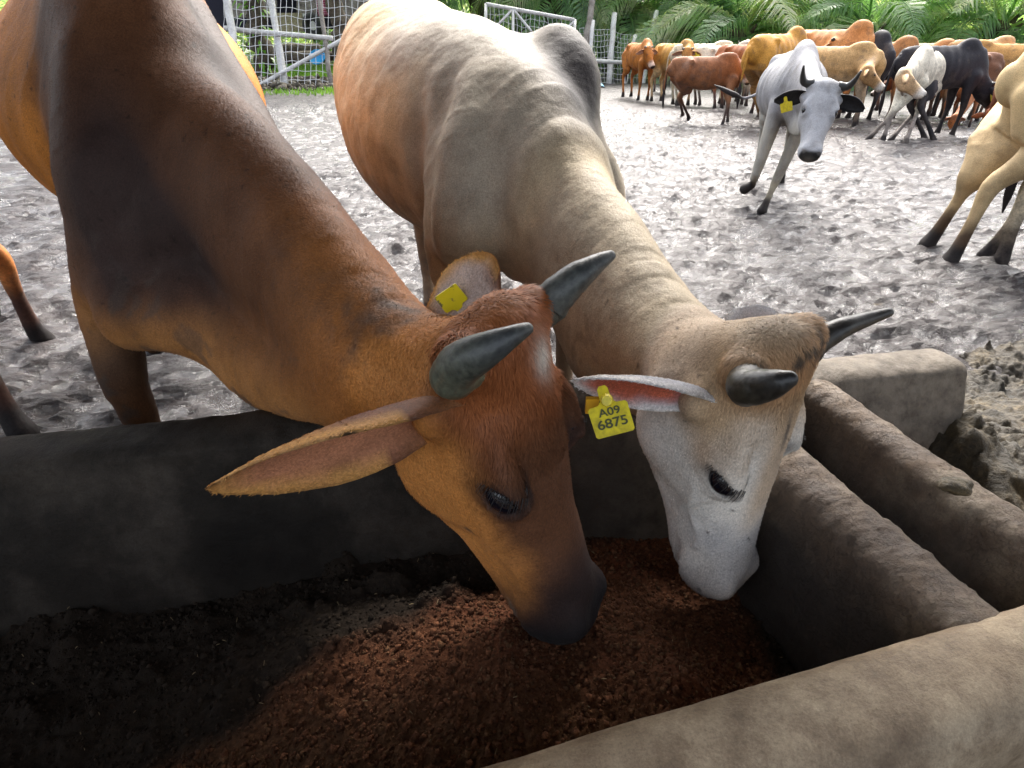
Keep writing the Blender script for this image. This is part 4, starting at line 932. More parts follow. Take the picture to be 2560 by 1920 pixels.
# --- left fence, about 14 m away
D1 = 14.0
base = atz(712, 215, .27); root = empty('wire_fence', (float(base[0]), float(base[1]), 0.0), 'white post and netting fence on the left, seen between the two big cows', 'fence')
def lp(px, py, t=D1): return at(px, py, t)
bars('post', root, [(lp(714, 222), lp(668, -60), .085, .085)], M_WHITE, 1, nsides=10, wob=.006)
bars('post', root, [(lp(832, 222), lp(790, -60), .055, .05)], M_WOOD, 2, 'rough grey leaning pole', nsides=8, wob=.02)
bars('post', root, [(lp(598, 222, 13.6), lp(560, -60, 13.6), .085, .085)], M_WHITE, 3, nsides=10, wob=.006)
bars('post', root, [(lp(985, 222, 14.4), lp(960, -60, 14.4), .085, .085)], M_WHITE, 3, nsides=10, wob=.006)
bars('rail', root, [(lp(560, 72, 13.8), lp(832, 96), .055, .055)], M_WHITE, 4, nsides=12)
bars('brace', root, [(lp(600, 240, 13.8), lp(905, 72, 14.1), .045, .045)], M_WHITE, 5, nsides=12)
def netting(root, c00, c10, c01, c11, nu, nv, rad, seed, holes=0):
    """wire netting on the quad c00-c10 (bottom) / c01-c11 (top)"""
    r = np.random.default_rng(seed); m = MB(); c00, c10, c01, c11 = [np.asarray(c, float) for c in (c00, c10, c01, c11)]
    def pt(u, v): return (c00 * (1 - u) + c10 * u) * (1 - v) + (c01 * (1 - u) + c11 * u) * v + np.array([0, 0, .02 * math.sin(u * 40) + .03 * math.sin(u * 17 + v * 5)]) + np.array([.015 * math.sin(v * 23 + u * 9), 0, 0])
    for i in range(nu + 1):
        u = i / nu + r.normal(0, .0015); m.tube([pt(u, k / 10) for k in range(11)], rad, 4, False)
    for j in range(nv + 1):
        v = j / nv; m.tube([pt(k / (nu), v) for k in range(nu + 1)], rad, 4, False)
    o = child('netting', m.mesh('netting', M_WIRE, False), root, kind='stuff'); return o
netting(root, lp(560, 225, 13.6), lp(1010, 225, 14.4), lp(560, -70, 13.6), lp(1010, -70, 14.4), 30, 13, .006, 5)
# --- gate between the two fences
root = empty('pipe_gate', tuple(map(float, at(1345, 100, 17) * [1, 1, 0])), 'white pipe gate with diagonal braces behind the cream cow hump', 'gate')
g = lambda px, py: at(px, py, 17.0)
bars('gate_frame', root, [(g(1215, 10), g(1437, 50), .05, .05), (g(1437, 50), g(1431, 215), .045, .045), (g(1215, 10), g(1210, 215), .045, .045), (g(1210, 205), g(1431, 205), .045, .045)], M_WHITE, 6, nsides=10)
bars('brace', root, [(g(1281, 24), g(1245, 62), .035, .035), (g(1284, 24), g(1330, 80), .035, .035), (g(1283, 22), g(1281, 205), .04, .04)], M_WHITE, 7)
bars('brace', root, [(g(1437, 52), g(1395, 92), .035, .035)], M_WHITE, 8)
netting(root, g(1215, 205), g(1431, 205), g(1215, 14), g(1437, 52), 20, 10, .005, 8)
# --- right fence, 18 to 24 m away
root = empty('wire_fence', tuple(map(float, at(1533, 200, 19) * [1, 1, 0])), 'sagging wire netting fence on white and grey posts behind the herd', 'fence')
f = lambda px, py, t=19.0: at(px, py, t)
bars('post', root, [(f(1452, 215, 18), f(1484, -30, 18), .13, .09)], M_WOOD, 11, 'thick split grey pole', wob=.02)
for (a_, b_, t_, w_, mt) in (((1470, 205), (1481, 52), 18, .075, M_WHITE), ((1521, 212), (1536, 34), 18.6, .09, M_WHITE), ((1560, 222), (1588, 88), 18.8, .07, M_WHITE), ((1603, 224), (1642, 28), 19, .085, M_WHITE), ((1640, 225), (1672, 100), 19.4, .07, M_WHITE),
                            ((1672, 225), (1734, 76), 19.8, .075, M_WHITE), ((1779, 225), (1782, 62), 21, .07, M_WOOD), ((1870, 215), (1880, 80), 23, .07, M_WOOD), ((1990, 215), (1998, 70), 25, .07, M_WOOD), ((2200, 225), (2205, 100), 26, .07, M_WOOD)):
    bars('post', root, [(f(*a_, t_), f(*b_, t_), w_, w_ * .9)], mt, int(a_[0]), nsides=10, wob=.008)
bars('rail', root, [(f(1462, 151, 17.8), f(1632, 160, 19), .06, .05)], M_WHITE, 14, nsides=12)
netting(root, f(1450, 207, 18), f(1785, 210, 21), f(1450, 68, 18), f(1785, 116, 21), 44, 10, .0055, 9)
netting(root, f(1785, 210, 21), f(2300, 215, 26), f(1785, 116, 21), f(2300, 130, 26), 46, 8, .005, 10)
m = MB(); m.tube([at(1437, 118, 17.6), at(1441, 78, 17.6)], .05, 8)
link('wooden_stake', m.mesh('wooden_stake', plain('orange_wood', (.35, .16, .06), .8)), None, label='short orange wooden stake at the right end of the pipe gate', cat='stake')
# --- the hut on the left
HX = 20.0
def hq(px, py, t=HX): return at(px, py, t)
root = empty('timber_hut', tuple(map(float, at(700, 150, HX) * [1, 1, 0])), 'old grey timber hut with a dark doorway behind the left fence', 'hut')
def plank_wall(x0, x1, y0, y1, n, t):
    for i in range(n):
        ya, yb = y0 + (y1 - y0) * i / n, y0 + (y1 - y0) * (i + 1) / n - .6
        c = (hq(x0, (ya + yb) / 2, t) + hq(x1, (ya + yb) / 2, t)) / 2; h = [(x1 - x0) / FPX * t / 2, .02 + .006 * (i % 2), (yb - ya) / FPX * t / 2]
        mb = MB(); R_ = np.array(Matrix.Rotation(random.uniform(-.012, .012), 3, 'Y')); mb.box(c + [0, .02 * (i % 2), 0], h, R_); child('plank', mb.mesh('plank', M_WOOD), root)
plank_wall(560, 692, -90, 44, 18, HX); plank_wall(742, 792, -90, 46, 18, HX); plank_wall(842, 1000, -90, 60, 18, HX)
mb = MB(); mb.box(hq(716, -20, HX + 2.2), [3.2, .05, 1.2]); child('back_wall', mb.mesh('back_wall', plain('dark_interior', (.02, .02, .035), .9)), root)
mb = MB(); mb.box((hq(560, -60) + hq(1000, -60)) / 2 + [0, .7, .8], [3.4, 1.7, .04]); child('roof', mb.mesh('roof', plain('rusty_zinc', (.22, .16, .13), .6)), root)
mb = MB(); mb.box(hq(727, 56), [.45, .12, .27]); child('foundation', mb.mesh('foundation', concrete('yellowed_block', (.25, .22, .12), (.38, .33, .2), (.5, .45, .3))), root)
mb = MB(); mb.box(hq(776, 62, HX - .1), [.18, .10, .32]); child('door_post', mb.mesh('door_post', M_WHITE), root)
# cloth, tyre, logs, rubbish
def cloth():
    u, v = np.meshgrid(np.linspace(0, 1, 26), np.linspace(0, 1, 12), indexing='ij'); p0 = hq(796, 40, 19.2); W = 44 / FPX * 19.2; Hh = .9
    V = np.stack([p0[0] + u.ravel() * W, p0[1] + .05 * np.sin(u.ravel() * 30), p0[2] + v.ravel() * Hh], 1); i = (np.arange(25)[:, None] * 12 + np.arange(11)[None]).ravel()
    me = mesh_np('cloth', V, np.stack([i, i + 12, i + 13, i + 1], 1)); m, nt, b = new_mat('striped_cloth'); g = nt.nodes.new('ShaderNodeNewGeometry'); w = N(nt, 'ShaderNodeTexWave'); w.bands_direction = 'Z'; w.inputs['Scale'].default_value = 5; nt.links.new(g.outputs['Position'], w.inputs['Vector'])
    c = ramp(nt, w.outputs[0], [(.3, (.30, .03, .09)), (.6, (.55, .25, .35))]); nt.links.new(c.outputs[0], b.inputs['Base Color']); me.materials.append(m); me2 = me
    so = link('hanging_cloth', me2, None, label='crimson striped cloth hanging at the hut beside the tree', cat='cloth'); md = so.modifiers.new('s', 'SOLIDIFY'); md.thickness = .01
cloth()
def ring(c, R, r_, axis, name, mat, label, cat):
    m = MB(); n = 24; axis = nrm(axis); u = nrm(np.cross(axis, [0, 0, 1.])); w = np.cross(axis, u); V = []; k = 10
    for i in range(n):
        a = 2 * math.pi * i / n; d = math.cos(a) * u + math.sin(a) * w
        for j in range(k):
            b_ = 2 * math.pi * j / k; V.append(c + d * (R + r_ * math.cos(b_)) + axis * r_ * .9 * math.sin(b_))
    m.add(V, [(i * k + j, ((i + 1) % n) * k + j, ((i + 1) % n) * k + (j + 1) % k, i * k + (j + 1) % k) for i in range(n) for j in range(k)])
    return link(name, m.mesh(name, mat, True), None, label=label, cat=cat)
ring(hq(782, 64, 19.0), .25, .12, [.3, 1, 0], 'old_tyre', plain('rubber', (.02, .02, .02), .8), 'old black tyre propped against the hut doorway', 'tyre')
for k, (x0, y0, x1, y1, rr, tt) in enumerate(((690, 128, 800, 122, .17, 17.5), (700, 146, 835, 140, .15, 16.8), (620, 112, 690, 132, .12, 17.2))):
    mb = MB(); mb.tube([at(x0, y0, tt), at((x0 + x1) / 2, (y0 + y1) / 2 - 2, tt), at(x1, y1, tt)], [rr, rr * .95, rr * .8], 12)
    link('fallen_log', mb.mesh('fallen_log', M_TRUNK, True), None, label=['dark fallen log lying below the hut doorway', 'nearer dark log lying above the blue basin', 'short log leaning left of the white post'][k], cat='log')
def basin(c, R, name, col, label, cat, tilt):
    prof = [(0, 0), (.55, 0), (.75, .15), (.92, .5), (1.0, .56), (.97, .6), (.88, .52), (.70, .2), (0, .1)]; n = 24
    V = [Matrix.Rotation(tilt, 3, 'X') @ Vector((p[0] * math.cos(2 * math.pi * i / n) * R, p[0] * math.sin(2 * math.pi * i / n) * R, p[1] * R)) + Vector(c) for i in range(n) for p in prof]; k = len(prof)
    Fc = [(i * k + j, ((i + 1) % n) * k + j, ((i + 1) % n) * k + j + 1, i * k + j + 1) for i in range(n) for j in range(k - 1)]
    link(name, mesh_np(name, [tuple(v) for v in V], Fc, plain(name + '_plastic', col, .35)), None, label=label, cat=cat)
basin(at(796, 150, 15.6), .22, 'plastic_basin', (.02, .30, .62), 'blue plastic basin lying on rubble beyond the left fence', 'basin', .9)
basin(at(1492, 212, 17.4), .26, 'plastic_sack', (.35, .62, .78), 'pale blue plastic tub at the foot of the right fence posts', 'tub', 2.6)
# rubble and grass beyond the fence
def scatter_blades(name, n, xs, ys, h, mat, seed, label, dens=None, w=.012):
    r = np.random.default_rng(seed); X = r.uniform(*xs, n); Y = r.uniform(*ys, n)
    if dens is not None: k = r.random(n) < dens(X, Y); X, Y = X[k], Y[k]; n = len(X)
    Z = height(X, Y); hh = h * r.uniform(.4, 1.3, n); a = r.uniform(0, 6.28, n); dx, dy = np.cos(a) * w, np.sin(a) * w; lx, ly = r.normal(0, .3, n) * hh, r.normal(0, .3, n) * hh
    V = np.stack([np.stack([X - dx, Y - dy, Z], 1), np.stack([X + dx, Y + dy, Z], 1), np.stack([X + lx * .4 + dx * .6, Y + ly * .4 + dy * .6, Z + hh * .6], 1), np.stack([X + lx, Y + ly, Z + hh], 1)], 1).reshape(-1, 3)
    k = np.arange(n)[:, None] * 4; T = np.vstack([k + [0, 1, 2], k + [0, 2, 3]]); return link(name, mesh_np(name, V, T, mat, smooth=False), None, label=label, kind='stuff')
scatter_blades('grass', 3600, (-8.5, -3.0), (13.4, 15.4), .10, M_GRASS, 3, 'short green grass along the foot of the left fence', lambda X, Y: sstep(.0, .25, fbm(np.stack([X, Y, X * 0], 1) * .9, 2, 5)) * .9)
scatter_blades('grass', 9000, (-11, -4.0), (19, 26), .14, M_GRASS, 4, 'green patch of grass in front of the hut', None, .02)
def gz(X, Y): return height(X, Y)
crumbs('rubble', 2600, (-9, -3.2), (14.2, 18.5), gz, (.045, .5), M_MAN, lambda P: np.array((.16, .15, .14))[None] * np.ones((len(P), 1)), 'grey stones and rubble beyond the left fence', 8)
# --- trees and palms
def palm_frond(seed, L=3.6, nl=58, droop=1.0):
    """rachis and leaflets in local space: starts at origin, heads +X and arches over"""
    r = np.random.default_rng(seed); m = MB(); s = np.linspace(0, 1, 16); x = L * (s - .22 * droop * s ** 3); z = L * (.34 * s - .78 * droop * s ** 2.3); y = .12 * L * np.sin(s * 2.2 + seed) * s
    R_ = np.stack([x, y, z], 1); m.tube(R_, np.linspace(.045, .007, 16), 5)
    V = []; T = []
    for i in range(nl):
        q = .14 + .85 * i / (nl - 1); p = np.array([np.interp(q, s, R_[:, k]) for k in range(3)]); p2 = np.array([np.interp(min(q + .02, 1), s, R_[:, k]) for k in range(3)]); t = nrm(p2 - p + 1e-6)
        for sg in (-1, 1):
            ln = L * .27 * math.sin(math.pi * (.16 + .80 * q)) * r.uniform(.8, 1.15); sd_ = nrm(np.cross(t, [0, 0, 1.])) * sg; upv = np.cross(sd_, t) * sg
            d = nrm(sd_ * 1.0 + t * .75 + np.array([0, 0, r.uniform(-.1, .35)])); a = p; bmid = p + d * ln * .5; e = p + d * ln * .95 - np.array([0, 0, ln * r.uniform(.35, .75)]); w = t * .022
            b0_ = len(V); V += [a - w * .5, a + w * .5, bmid - w, bmid + w - [0, 0, .012], e]; T += [(b0_, b0_ + 1, b0_ + 3, b0_ + 2), (b0_ + 2, b0_ + 3, b0_ + 4)]
    m.add(V, T); return m.mesh('frond', M_FROND)
FRONDS = [palm_frond(k, 3.6 + .2 * (k % 3), 58, [.75, 1.0, 1.25, .9, 1.1][k % 5]) for k in range(6)]
def palm(x, y, h, label, seed, n=30, scale=1.0, fern=False, lo=-.5):
    r = random.Random(seed); root = empty('oil_palm', (x, y, 0), label, 'palm', 'oil palms behind the herd')
    m = MB(); k = 14; pts = [(x + .1 * math.sin(i), y, h * i / (k - 1) - .2) for i in range(k)]; m.tube(pts, [.34 + .05 * math.sin(i * 2.1) for i in range(k)], 12)
    for i in range(int(h * 22)):                              # old leaf bases
        a = i * 2.4; z = i / 22.0; c = np.array([x + .34 * math.cos(a), y + .34 * math.sin(a), z]); m.tube([c, c + np.array([math.cos(a) * .14, math.sin(a) * .14, .20])], [.085, .03], 5)
    child('trunk', m.mesh('trunk', M_TRUNK), root)
    for i in range(n):
        fr = (i / n); el = math.radians(62 - 95 * fr + r.uniform(-8, 8)) * 1.0; az = i * 2.39996 + r.uniform(-.2, .2)
        o = link('frond', FRONDS[r.randrange(6)], root); o.location = (0, 0, h - .1 - .25 * fr); o.rotation_euler = (r.uniform(-.3, .3), -el, az); sc = scale * r.uniform(.85, 1.12); o.scale = (sc, sc, sc)
    if fern: pass
    return root
palms = [(-1.2, 27, 3.6), (1.4, 25, 3.0), (4.2, 25.5, 2.4), (6.6, 24.5, 2.1), (9.2, 25, 2.3), (11.8, 26, 1.9), (14.2, 25.5, 2.1), (17.2, 27, 1.9), (20.5, 28, 2.2), (24, 30, 2.6),
         (3.0, 31, 4.2), (8.0, 31, 3.8), (13, 32, 3.6), (18, 33, 3.6), (23.5, 35, 3.6), (10.6, 20.5, 1.5), (14.2, 20.0, 1.7), (7.2, 21.5, 1.5), (-4, 33, 4.2), (-9.5, 34, 4), (-14.5, 33, 4), (29, 33, 3.5)]
desc = ['leftmost oil palm behind the pipe gate', 'dark oil palm just right of the pipe gate', 'oil palm behind the thick split pole', 'oil palm behind the leaning white posts', 'oil palm with low grey fronds behind the orange cows', 'oil palm with pale drooping fronds behind the grey cow',
        'low oil palm above the black horned cow', 'low oil palm above the white cow', 'light green oil palm above the black cow at right', 'rightmost bright oil palm at the frame edge', 'tall far palm in the second row, left', 'far palm in the second row above the orange cows', 'far palm in the second row above the grey cow',
        'far palm in the second row above the white cow', 'far palm at the upper right corner', 'nearest low palm with big arching fronds above the white herd cow', 'nearest low palm at the upper right corner', 'near low palm behind the grey cow back', 'far palm hidden behind the cream cow hump', 'far palm behind the hut', 'far palm beyond the hut at left', 'far palm outside the right edge']
for k, (x, y, h) in enumerate(palms): palm(x, y, h, desc[k], k + 3, n=34 if y < 30 else 26, scale=1.05 if y < 30 else 1.3)
def trunk(px, py, t, r0, label, seed, fern=True):
    c = at(px, py, t); root = empty('tree', (float(c[0]), float(c[1]), 0), label, 'tree'); m = MB(); k = 40; n = 14
    pts = [(c[0] + .06 * math.sin(i * .7 + seed), c[1], i * 4.2 / (k - 1)) for i in range(k)]; m.tube(pts, [r0 * (1.0 + .10 * math.sin(i * 1.9 + seed)) for i in range(k)], n)
    V = np.array(m.v); V[:, :2] += (fbm(V * [9, 9, 3], 3, seed) * .07)[:, None] * nrm(V[:, :2] - c[:2]); m.v = [tuple(v) for v in V]
    child('trunk', m.mesh('trunk', M_TRUNK, True), root)
    for i in range(9):
        o = link('frond', FRONDS[i % 6], root); o.location = (0, 0, 4.0); o.rotation_euler = (0, -.5 + .1 * (i % 3), i * .7); o.scale = (.9,) * 3
    if fern:
        r = random.Random(seed); m = MB()
        for i in range(70):
            a = r.uniform(math.pi * .9, math.pi * 2.1); z = r.uniform(.3, 2.6); p = np.array([c[0] + r0 * math.cos(a), c[1] + r0 * math.sin(a), z]); d = np.array([math.cos(a + r.uniform(-.6, .6)), math.sin(a), r.uniform(-.5, .5)]); l = r.uniform(.15, .38)
            sd_ = nrm(np.cross(d, [0, 0, 1.])) * .05; m.add([p, p + d * l * .5 + sd_, p + d * l - [0, 0, l * .6], p + d * l * .5 - sd_], [(0, 1, 2, 3)])
        child('fern', m.mesh('fern', M_FERN), root, kind='stuff')
trunk(642, 60, 16.5, .27, 'fern-covered trunk left of the white fence post', 2); trunk(846, 60, 16.2, .22, 'grey trunk close to the left edge of the cream cow', 4, False)
trunk(1305, 30, 21, .30, 'dark trunk standing behind the pipe gate', 5, False); trunk(1531, 40, 21.5, .42, 'thick palm trunk with bright green ferns behind the grey pole', 6)
# a wood of palms that closes the view: dense undergrowth behind the rows
def undergrowth():
    r = np.random.default_rng(77); n = 26000; X = r.uniform(-34, 48, n); Y = r.uniform(29, 45, n) - 0; Z = r.uniform(0, 7.5, n) * r.uniform(.3, 1, n)
    a = r.uniform(0, 6.28, n); el = r.uniform(-1.2, .5, n); l = r.uniform(.5, 1.3, n); D = np.stack([np.cos(a) * np.cos(el), np.sin(a) * np.cos(el), np.sin(el)], 1) * l[:, None]; S_ = nrm(np.cross(D, r.normal(size=(n, 3)))) * .07
    P_ = np.stack([X, Y, Z], 1); V = np.stack([P_, P_ + D * .5 + S_, P_ + D, P_ + D * .5 - S_], 1).reshape(-1, 3); k = np.arange(n)[:, None] * 4
    link('undergrowth', mesh_np('undergrowth', V, k + [0, 1, 2, 3], M_FROND, smooth=False), None, label='dense dark green undergrowth closing the view behind the palms', kind='stuff')
undergrowth()
# ------------------------------------------------------------------ the herd in the yard
M_HORN3 = plain('pale_horn', (.22, .19, .15), .5); M_HORN4 = plain('black_horn', (.03, .03, .03), .4)
HRES = float(os.environ.get('HRES', '1'))
def hvec(yaw, pitch=0.0):
    return np.array([math.cos(yaw) * math.cos(pitch), math.sin(yaw) * math.cos(pitch), math.sin(pitch)])
def herd_cow(name, label, pos, yaw, s=1.0, head=None, face=(0, -35), look=None, col=(.5, .25, .08), facecol=None, muzzle=(.75, .7, .66), belly=None, leg=(.10, .07, .06), hump=.10, horn_len=.10,
             horn_dir=(.1, .6, .8), hornmat=None, tag=None, tagside=1, feet=None, tail=True, res=.022, group='cattle standing in the muddy yard', hcol=None, lift=None, liftpts=None, knees={}, eyes_on=True, shoulder=None, fat=.86, hock=.08, earl=.22, HL=.46, tailpts=None, Hd=None, legmud=.42, patch=None, thick=1.15, extra=None):
    """pos = ground point under the withers, yaw = heading (degrees, 0 = right, -90 = to the camera); head = world point of the poll, face = (yaw, pitch) of the face"""
    y0 = math.radians(yaw); fwd = np.array([math.cos(y0), math.sin(y0), 0]); left = np.array([-fwd[1], fwd[0], 0]); O = np.array([pos[0], pos[1], 0.])
    def b(f, l, z): return O + s * (fwd * f + left * l + np.array([0, 0, z]))
    F = SDF(); k = .06 * s; w = fat; feetp = []
    F.tube([b(.18, 0, .86), b(.02, 0, .90), b(-.25, 0, .90), b(-.55, 0, .89), b(-.85, 0, .93), b(-1.08, 0, .97), b(-1.18, 0, .95)],
           [.10*s, .15*s*w, .20*s*w, .24*s*w, .21*s*w, .17*s*w, .09*s], [.18*s, .25*s, .27*s, .28*s, .23*s, .20*s, .12*s], left, k=k)
    F.tube([b(-1.12, 0, 1.10), b(-.9, 0, 1.13), b(-.4, 0, 1.12), b(-.05, 0, 1.16)], .05*s, .05*s, left, k=k)
    F.ell(b(-.10, 0, 1.17), [.18*s, .085*s, .06*s + hump*s], np.stack([fwd, left, ZUP], 1), k=k)
    F.tube([b(-.86, .15, 1.10), b(-.86, -.15, 1.10)], .05*s, .05*s, ZUP, k=k)               # hips
    ft = feet or {}
    for i, (f0, sd_) in enumerate(((.02, 1), (.02, -1), (-1.0, 1), (-1.0, -1))):
        front = i < 2; fp = np.asarray(ft[i], float) if i in ft else b(f0 + random.uniform(-.08, .08), sd_ * .13, 0); hp = b(f0, sd_ * .12, .80 if front else .92)
        d = fp - hp
        if front:
            kn = hp + d * .52 + fwd * .02 * s if i not in knees else knees[i]; pt = kn + (fp - kn) * .80; mid = hp + d * .25 - fwd * .02 * s
            if lift == i: kn = b(.28, sd_*.12, .42); pt = kn + s * (-fwd * .16 + np.array([0, 0, -.20])); fp = pt + s * (-fwd * .10 + np.array([0, 0, -.05])); kn, pt, fp = liftpts or (kn, pt, fp); mid = (hp + kn) / 2
            F.tube([hp, mid, kn, (kn + pt) / 2, pt, fp], np.array([.075, .055, .038, .026, .032, .045]) * s * thick, np.array([.11, .075, .045, .030, .036, .05]) * s, left, k=.035 * s); feetp.append(fp)
        else:
            st = hp + d * .30 + fwd * .10 * s; hk = hp + d * .52 - fwd * hock * s; pt = hp + d * .91
            F.tube([hp, st, (st + hk) / 2, hk, (hk + pt) / 2, pt, fp], np.array([.09, .085, .05, .036, .027, .032, .045]) * s * thick, np.array([.20, .15, .07, .052, .032, .038, .05]) * s, left, k=.04 * s); feetp.append(fp)
    H = None
    if head is not None or Hd is not None:
        if Hd is not None: H = Hd
        else:
            fd = hvec(math.radians(face[0]), math.radians(face[1])); lf = nrm(np.cross(ZUP, fd)); H = Head(head, frame3(fd, lf), HL * s)
        skull(F, H, fine=res < .013); hb = H.p(.12, 0, -.18)
        sh = b(.0, 0, 1.0) if shoulder is None else shoulder; mid = (sh + hb) / 2 + np.array([0, 0, -.02])
        F.tube([sh, mid, hb], [.12*s, .085*s, .065*s], [.23*s, .145*s, .10*s], left, k=k)
        F.tube([b(.17, 0, .72), (b(.2, 0, .72) + H.p(.3, 0, -.3)) / 2 + [0, 0, -.05], H.p(.28, 0, -.30)], [.03*s] * 3, [.10*s, .07*s, .05*s], left, k=k)   # dewlap
    if extra: extra(F)
    V, Q = F.mesh(res * HRES); V = relax(V, Q, 2, .5); z = V[:, 2]
    fb = (V - O) @ fwd; n = fbm(V * 6, 3, int(abs(pos[0] * 7)) + 3)
    V = V + vnormals(V, Q) * ((.003 * s * np.sin(fb / s * 44) * sstep(-.15, -.35, fb / s) * sstep(-1.0, -.8, fb / s) * (z > .6)) )[:, None]
    C = np.array(col)[None] * np.ones((len(V), 1)); bl = belly or tuple(min(c * 1.25 + .04, .8) for c in col)
    C = mixv(C, bl, sstep(.85 * s, .60 * s, z + .05 * n) * .8)
    C = mixv(C, leg, sstep(legmud * s, legmud * s * .5, z + .12 * n) * .9)
    for fp in feetp: C = mixv(C, (.03, .026, .026), sstep(.15 * s, .08 * s, np.linalg.norm(V - fp, axis=1)))
    if patch: C = mixv(C, patch[0], sstep(*patch[1], (V @ np.array([0, 0, 1.0])) + .05 * n) * .7)
    if H is not None:
        hl = H.inv(V); ih = sstep(.14, .04, np.linalg.norm(np.maximum(np.abs(hl - [.5, 0, -.17]) - [.45, .2, .24], 0), axis=1))
        hc = np.array(facecol or col)[None] * np.ones((len(V), 1)); hc = mixv(hc, muzzle, sstep(.62, .80, hl[:, 0] + .04 * n) * .9)
        hc = mixv(hc, (.02, .02, .02), sstep(.93, .97, hl[:, 0]) * (hl[:, 2] > -.26))
        hc = mixv(hc, tuple(c * .5 for c in (facecol or col)), np.exp(-(((hl[:, 0] - .38) / .08) ** 2 + ((hl[:, 2] + .09) / .05) ** 2)) * (np.abs(hl[:, 1]) > .12) * .6)
        C = C * (1 - ih[:, None]) + hc * ih[:, None]
    if hcol is not None: C = mixv(C, hcol[0], hcol[1](V, fb / s, z / s))
    C = mixv(C, (.10, .08, .07), (fbm(V * 11, 4, 5) > .30 - .25 * sstep(.9 * s, .4 * s, z)) * (.35 if res > .013 else .12))
    C = C * (1 + (.25 if res > .013 else .1) * n[:, None])
    root = empty(name, (float(O[0]), float(O[1]), 0.0), label, 'cow', group)
    me = mesh_np('body', V, Q, M_COAT if res < .013 else M_COATF); vcol(me, 'coat', np.clip(C, 0, 1)); child('body', me, root)
    def cm(nm, mb, mat): return child(nm, mb.mesh(nm, mat, True), root)
    if H is not None:
        L = H.L
        for y in (-1, 1):
            m = MB(); c = H.p(.385, y * .178, -.082); R_ = L * .045
            for q in range(1): m.tube([c - H.d(0, y, 0) * R_ * .4, c + H.d(0, y, 0) * R_ * .3, c + H.d(0, y, 0) * R_ * .75, c + H.d(0, y, 0) * R_], [R_, R_ * .95, R_ * .6, R_ * .05], 12)
            if eyes_on: cm('eye', m, M_EYE)
            hd = nrm(H.d(horn_dir[0], y * horn_dir[1], horn_dir[2]) + [0, 0, .0]); hl_ = horn_len
            if horn_len > .03:
                m = MB(); p0 = H.p(.02, y * .15, -.04); p1 = p0 + nrm(H.d(0, y, .1)) * hl_ * .35; p2 = p1 + hd * hl_ * .35; p3 = p2 + nrm(hd + H.d(-.3, -y * .2, .2)) * hl_ * .4
                m.tube(catmull([p0, p1, p2, p3], 3), np.interp(np.linspace(0, 1, 10), [0, .4, 1], [.030 * s, .024 * s, .006 * s]), 10); cm('horn', m, hornmat or M_HORN4)
            # ear
            e0 = H.p(.12, y * .20, -.15); ed = nrm(H.d(.15, y * 1.0, -.25 if hump < .15 else -.35)); el = earl * s; nd = nrm(H.d(.9, 0, .25)); wd = nrm(np.cross(ed, nd)); m = MB(); ns = 9
            Vv = []; 
            for i in range(ns):
                q = i / (ns - 1); ww = .055 * s * math.sin(math.pi * (.16 + .82 * q)) ** .8 + .002; c = e0 + ed * el * q
                for j in range(7):
                    a = -1 + j / 3; Vv.append(c + wd * ww * a - nd * (.035 * s * (1 - a * a) * (1 - q * .5)) + nd * .004)
                for j in range(7):
                    a = 1 - j / 3; Vv.append(c + wd * ww * a - nd * (.035 * s * (1 - a * a) * (1 - q * .5)) - nd * .006)
            Fc = [(i * 14 + j, i * 14 + (j + 1) % 14, (i + 1) * 14 + (j + 1) % 14, (i + 1) * 14 + j) for i in range(ns - 1) for j in range(14)] + [tuple(range((ns - 1) * 14, ns * 14))]
            me = mesh_np('ear', Vv, Fc, M_COATF); ec = np.tile(np.r_[np.zeros(7), np.ones(7)], ns)[:, None]; base_c = np.array(facecol or col); inn = (hcol[2] if hcol is not None and len(hcol) > 2 else (.5, .3, .22))
            vcol(me, 'coat', np.array(inn)[None] * (1 - ec) + (np.array(inn) if hcol is not None and len(hcol) > 2 else base_c)[None] * ec); child('ear', me, root)
            if tag and y == tagside:
                tc = e0 + ed * el * .55 + nd * .02 - H.d(0, 0, 0) + np.array([0, 0, -.035])
                xd = nrm(np.cross(ZUP, CAM - tc)); m_ = ear_tag('ear_tag', tc, xd * .9 + np.array([0, 0, .3]), np.array([0, 0, 1.]) - xd * .25, tag, None, M_TAG, bend=.05)
                m_.parent = root; m_.matrix_parent_inverse = Matrix.Translation(root.location).inverted()
    if tail:
        m = MB(); tp = tailpts if tailpts is not None else [b(-1.18, 0, 1.08), b(-1.27, 0, .95), b(-1.28, .02, .70), b(-1.27, .03, .50), b(-1.25, .03, .28)]
        P_ = catmull(tp, 5); u = np.linspace(0, 1, len(P_)); m.tube(P_, np.interp(u, [0, .2, .6, .72, .88, 1], np.array([.030, .018, .012, .028, .024, .004]) * s), 8)
        V2 = np.array(m.v); me = m.mesh('tail', M_COATF, True); cc = np.array(col)[None] * np.ones((len(V2), 1)); uu = np.repeat(u, 8); vcol(me, 'coat', mixv(cc, (.03, .025, .025), sstep(.5, .62, uu))); child('tail', me, root)
    return root

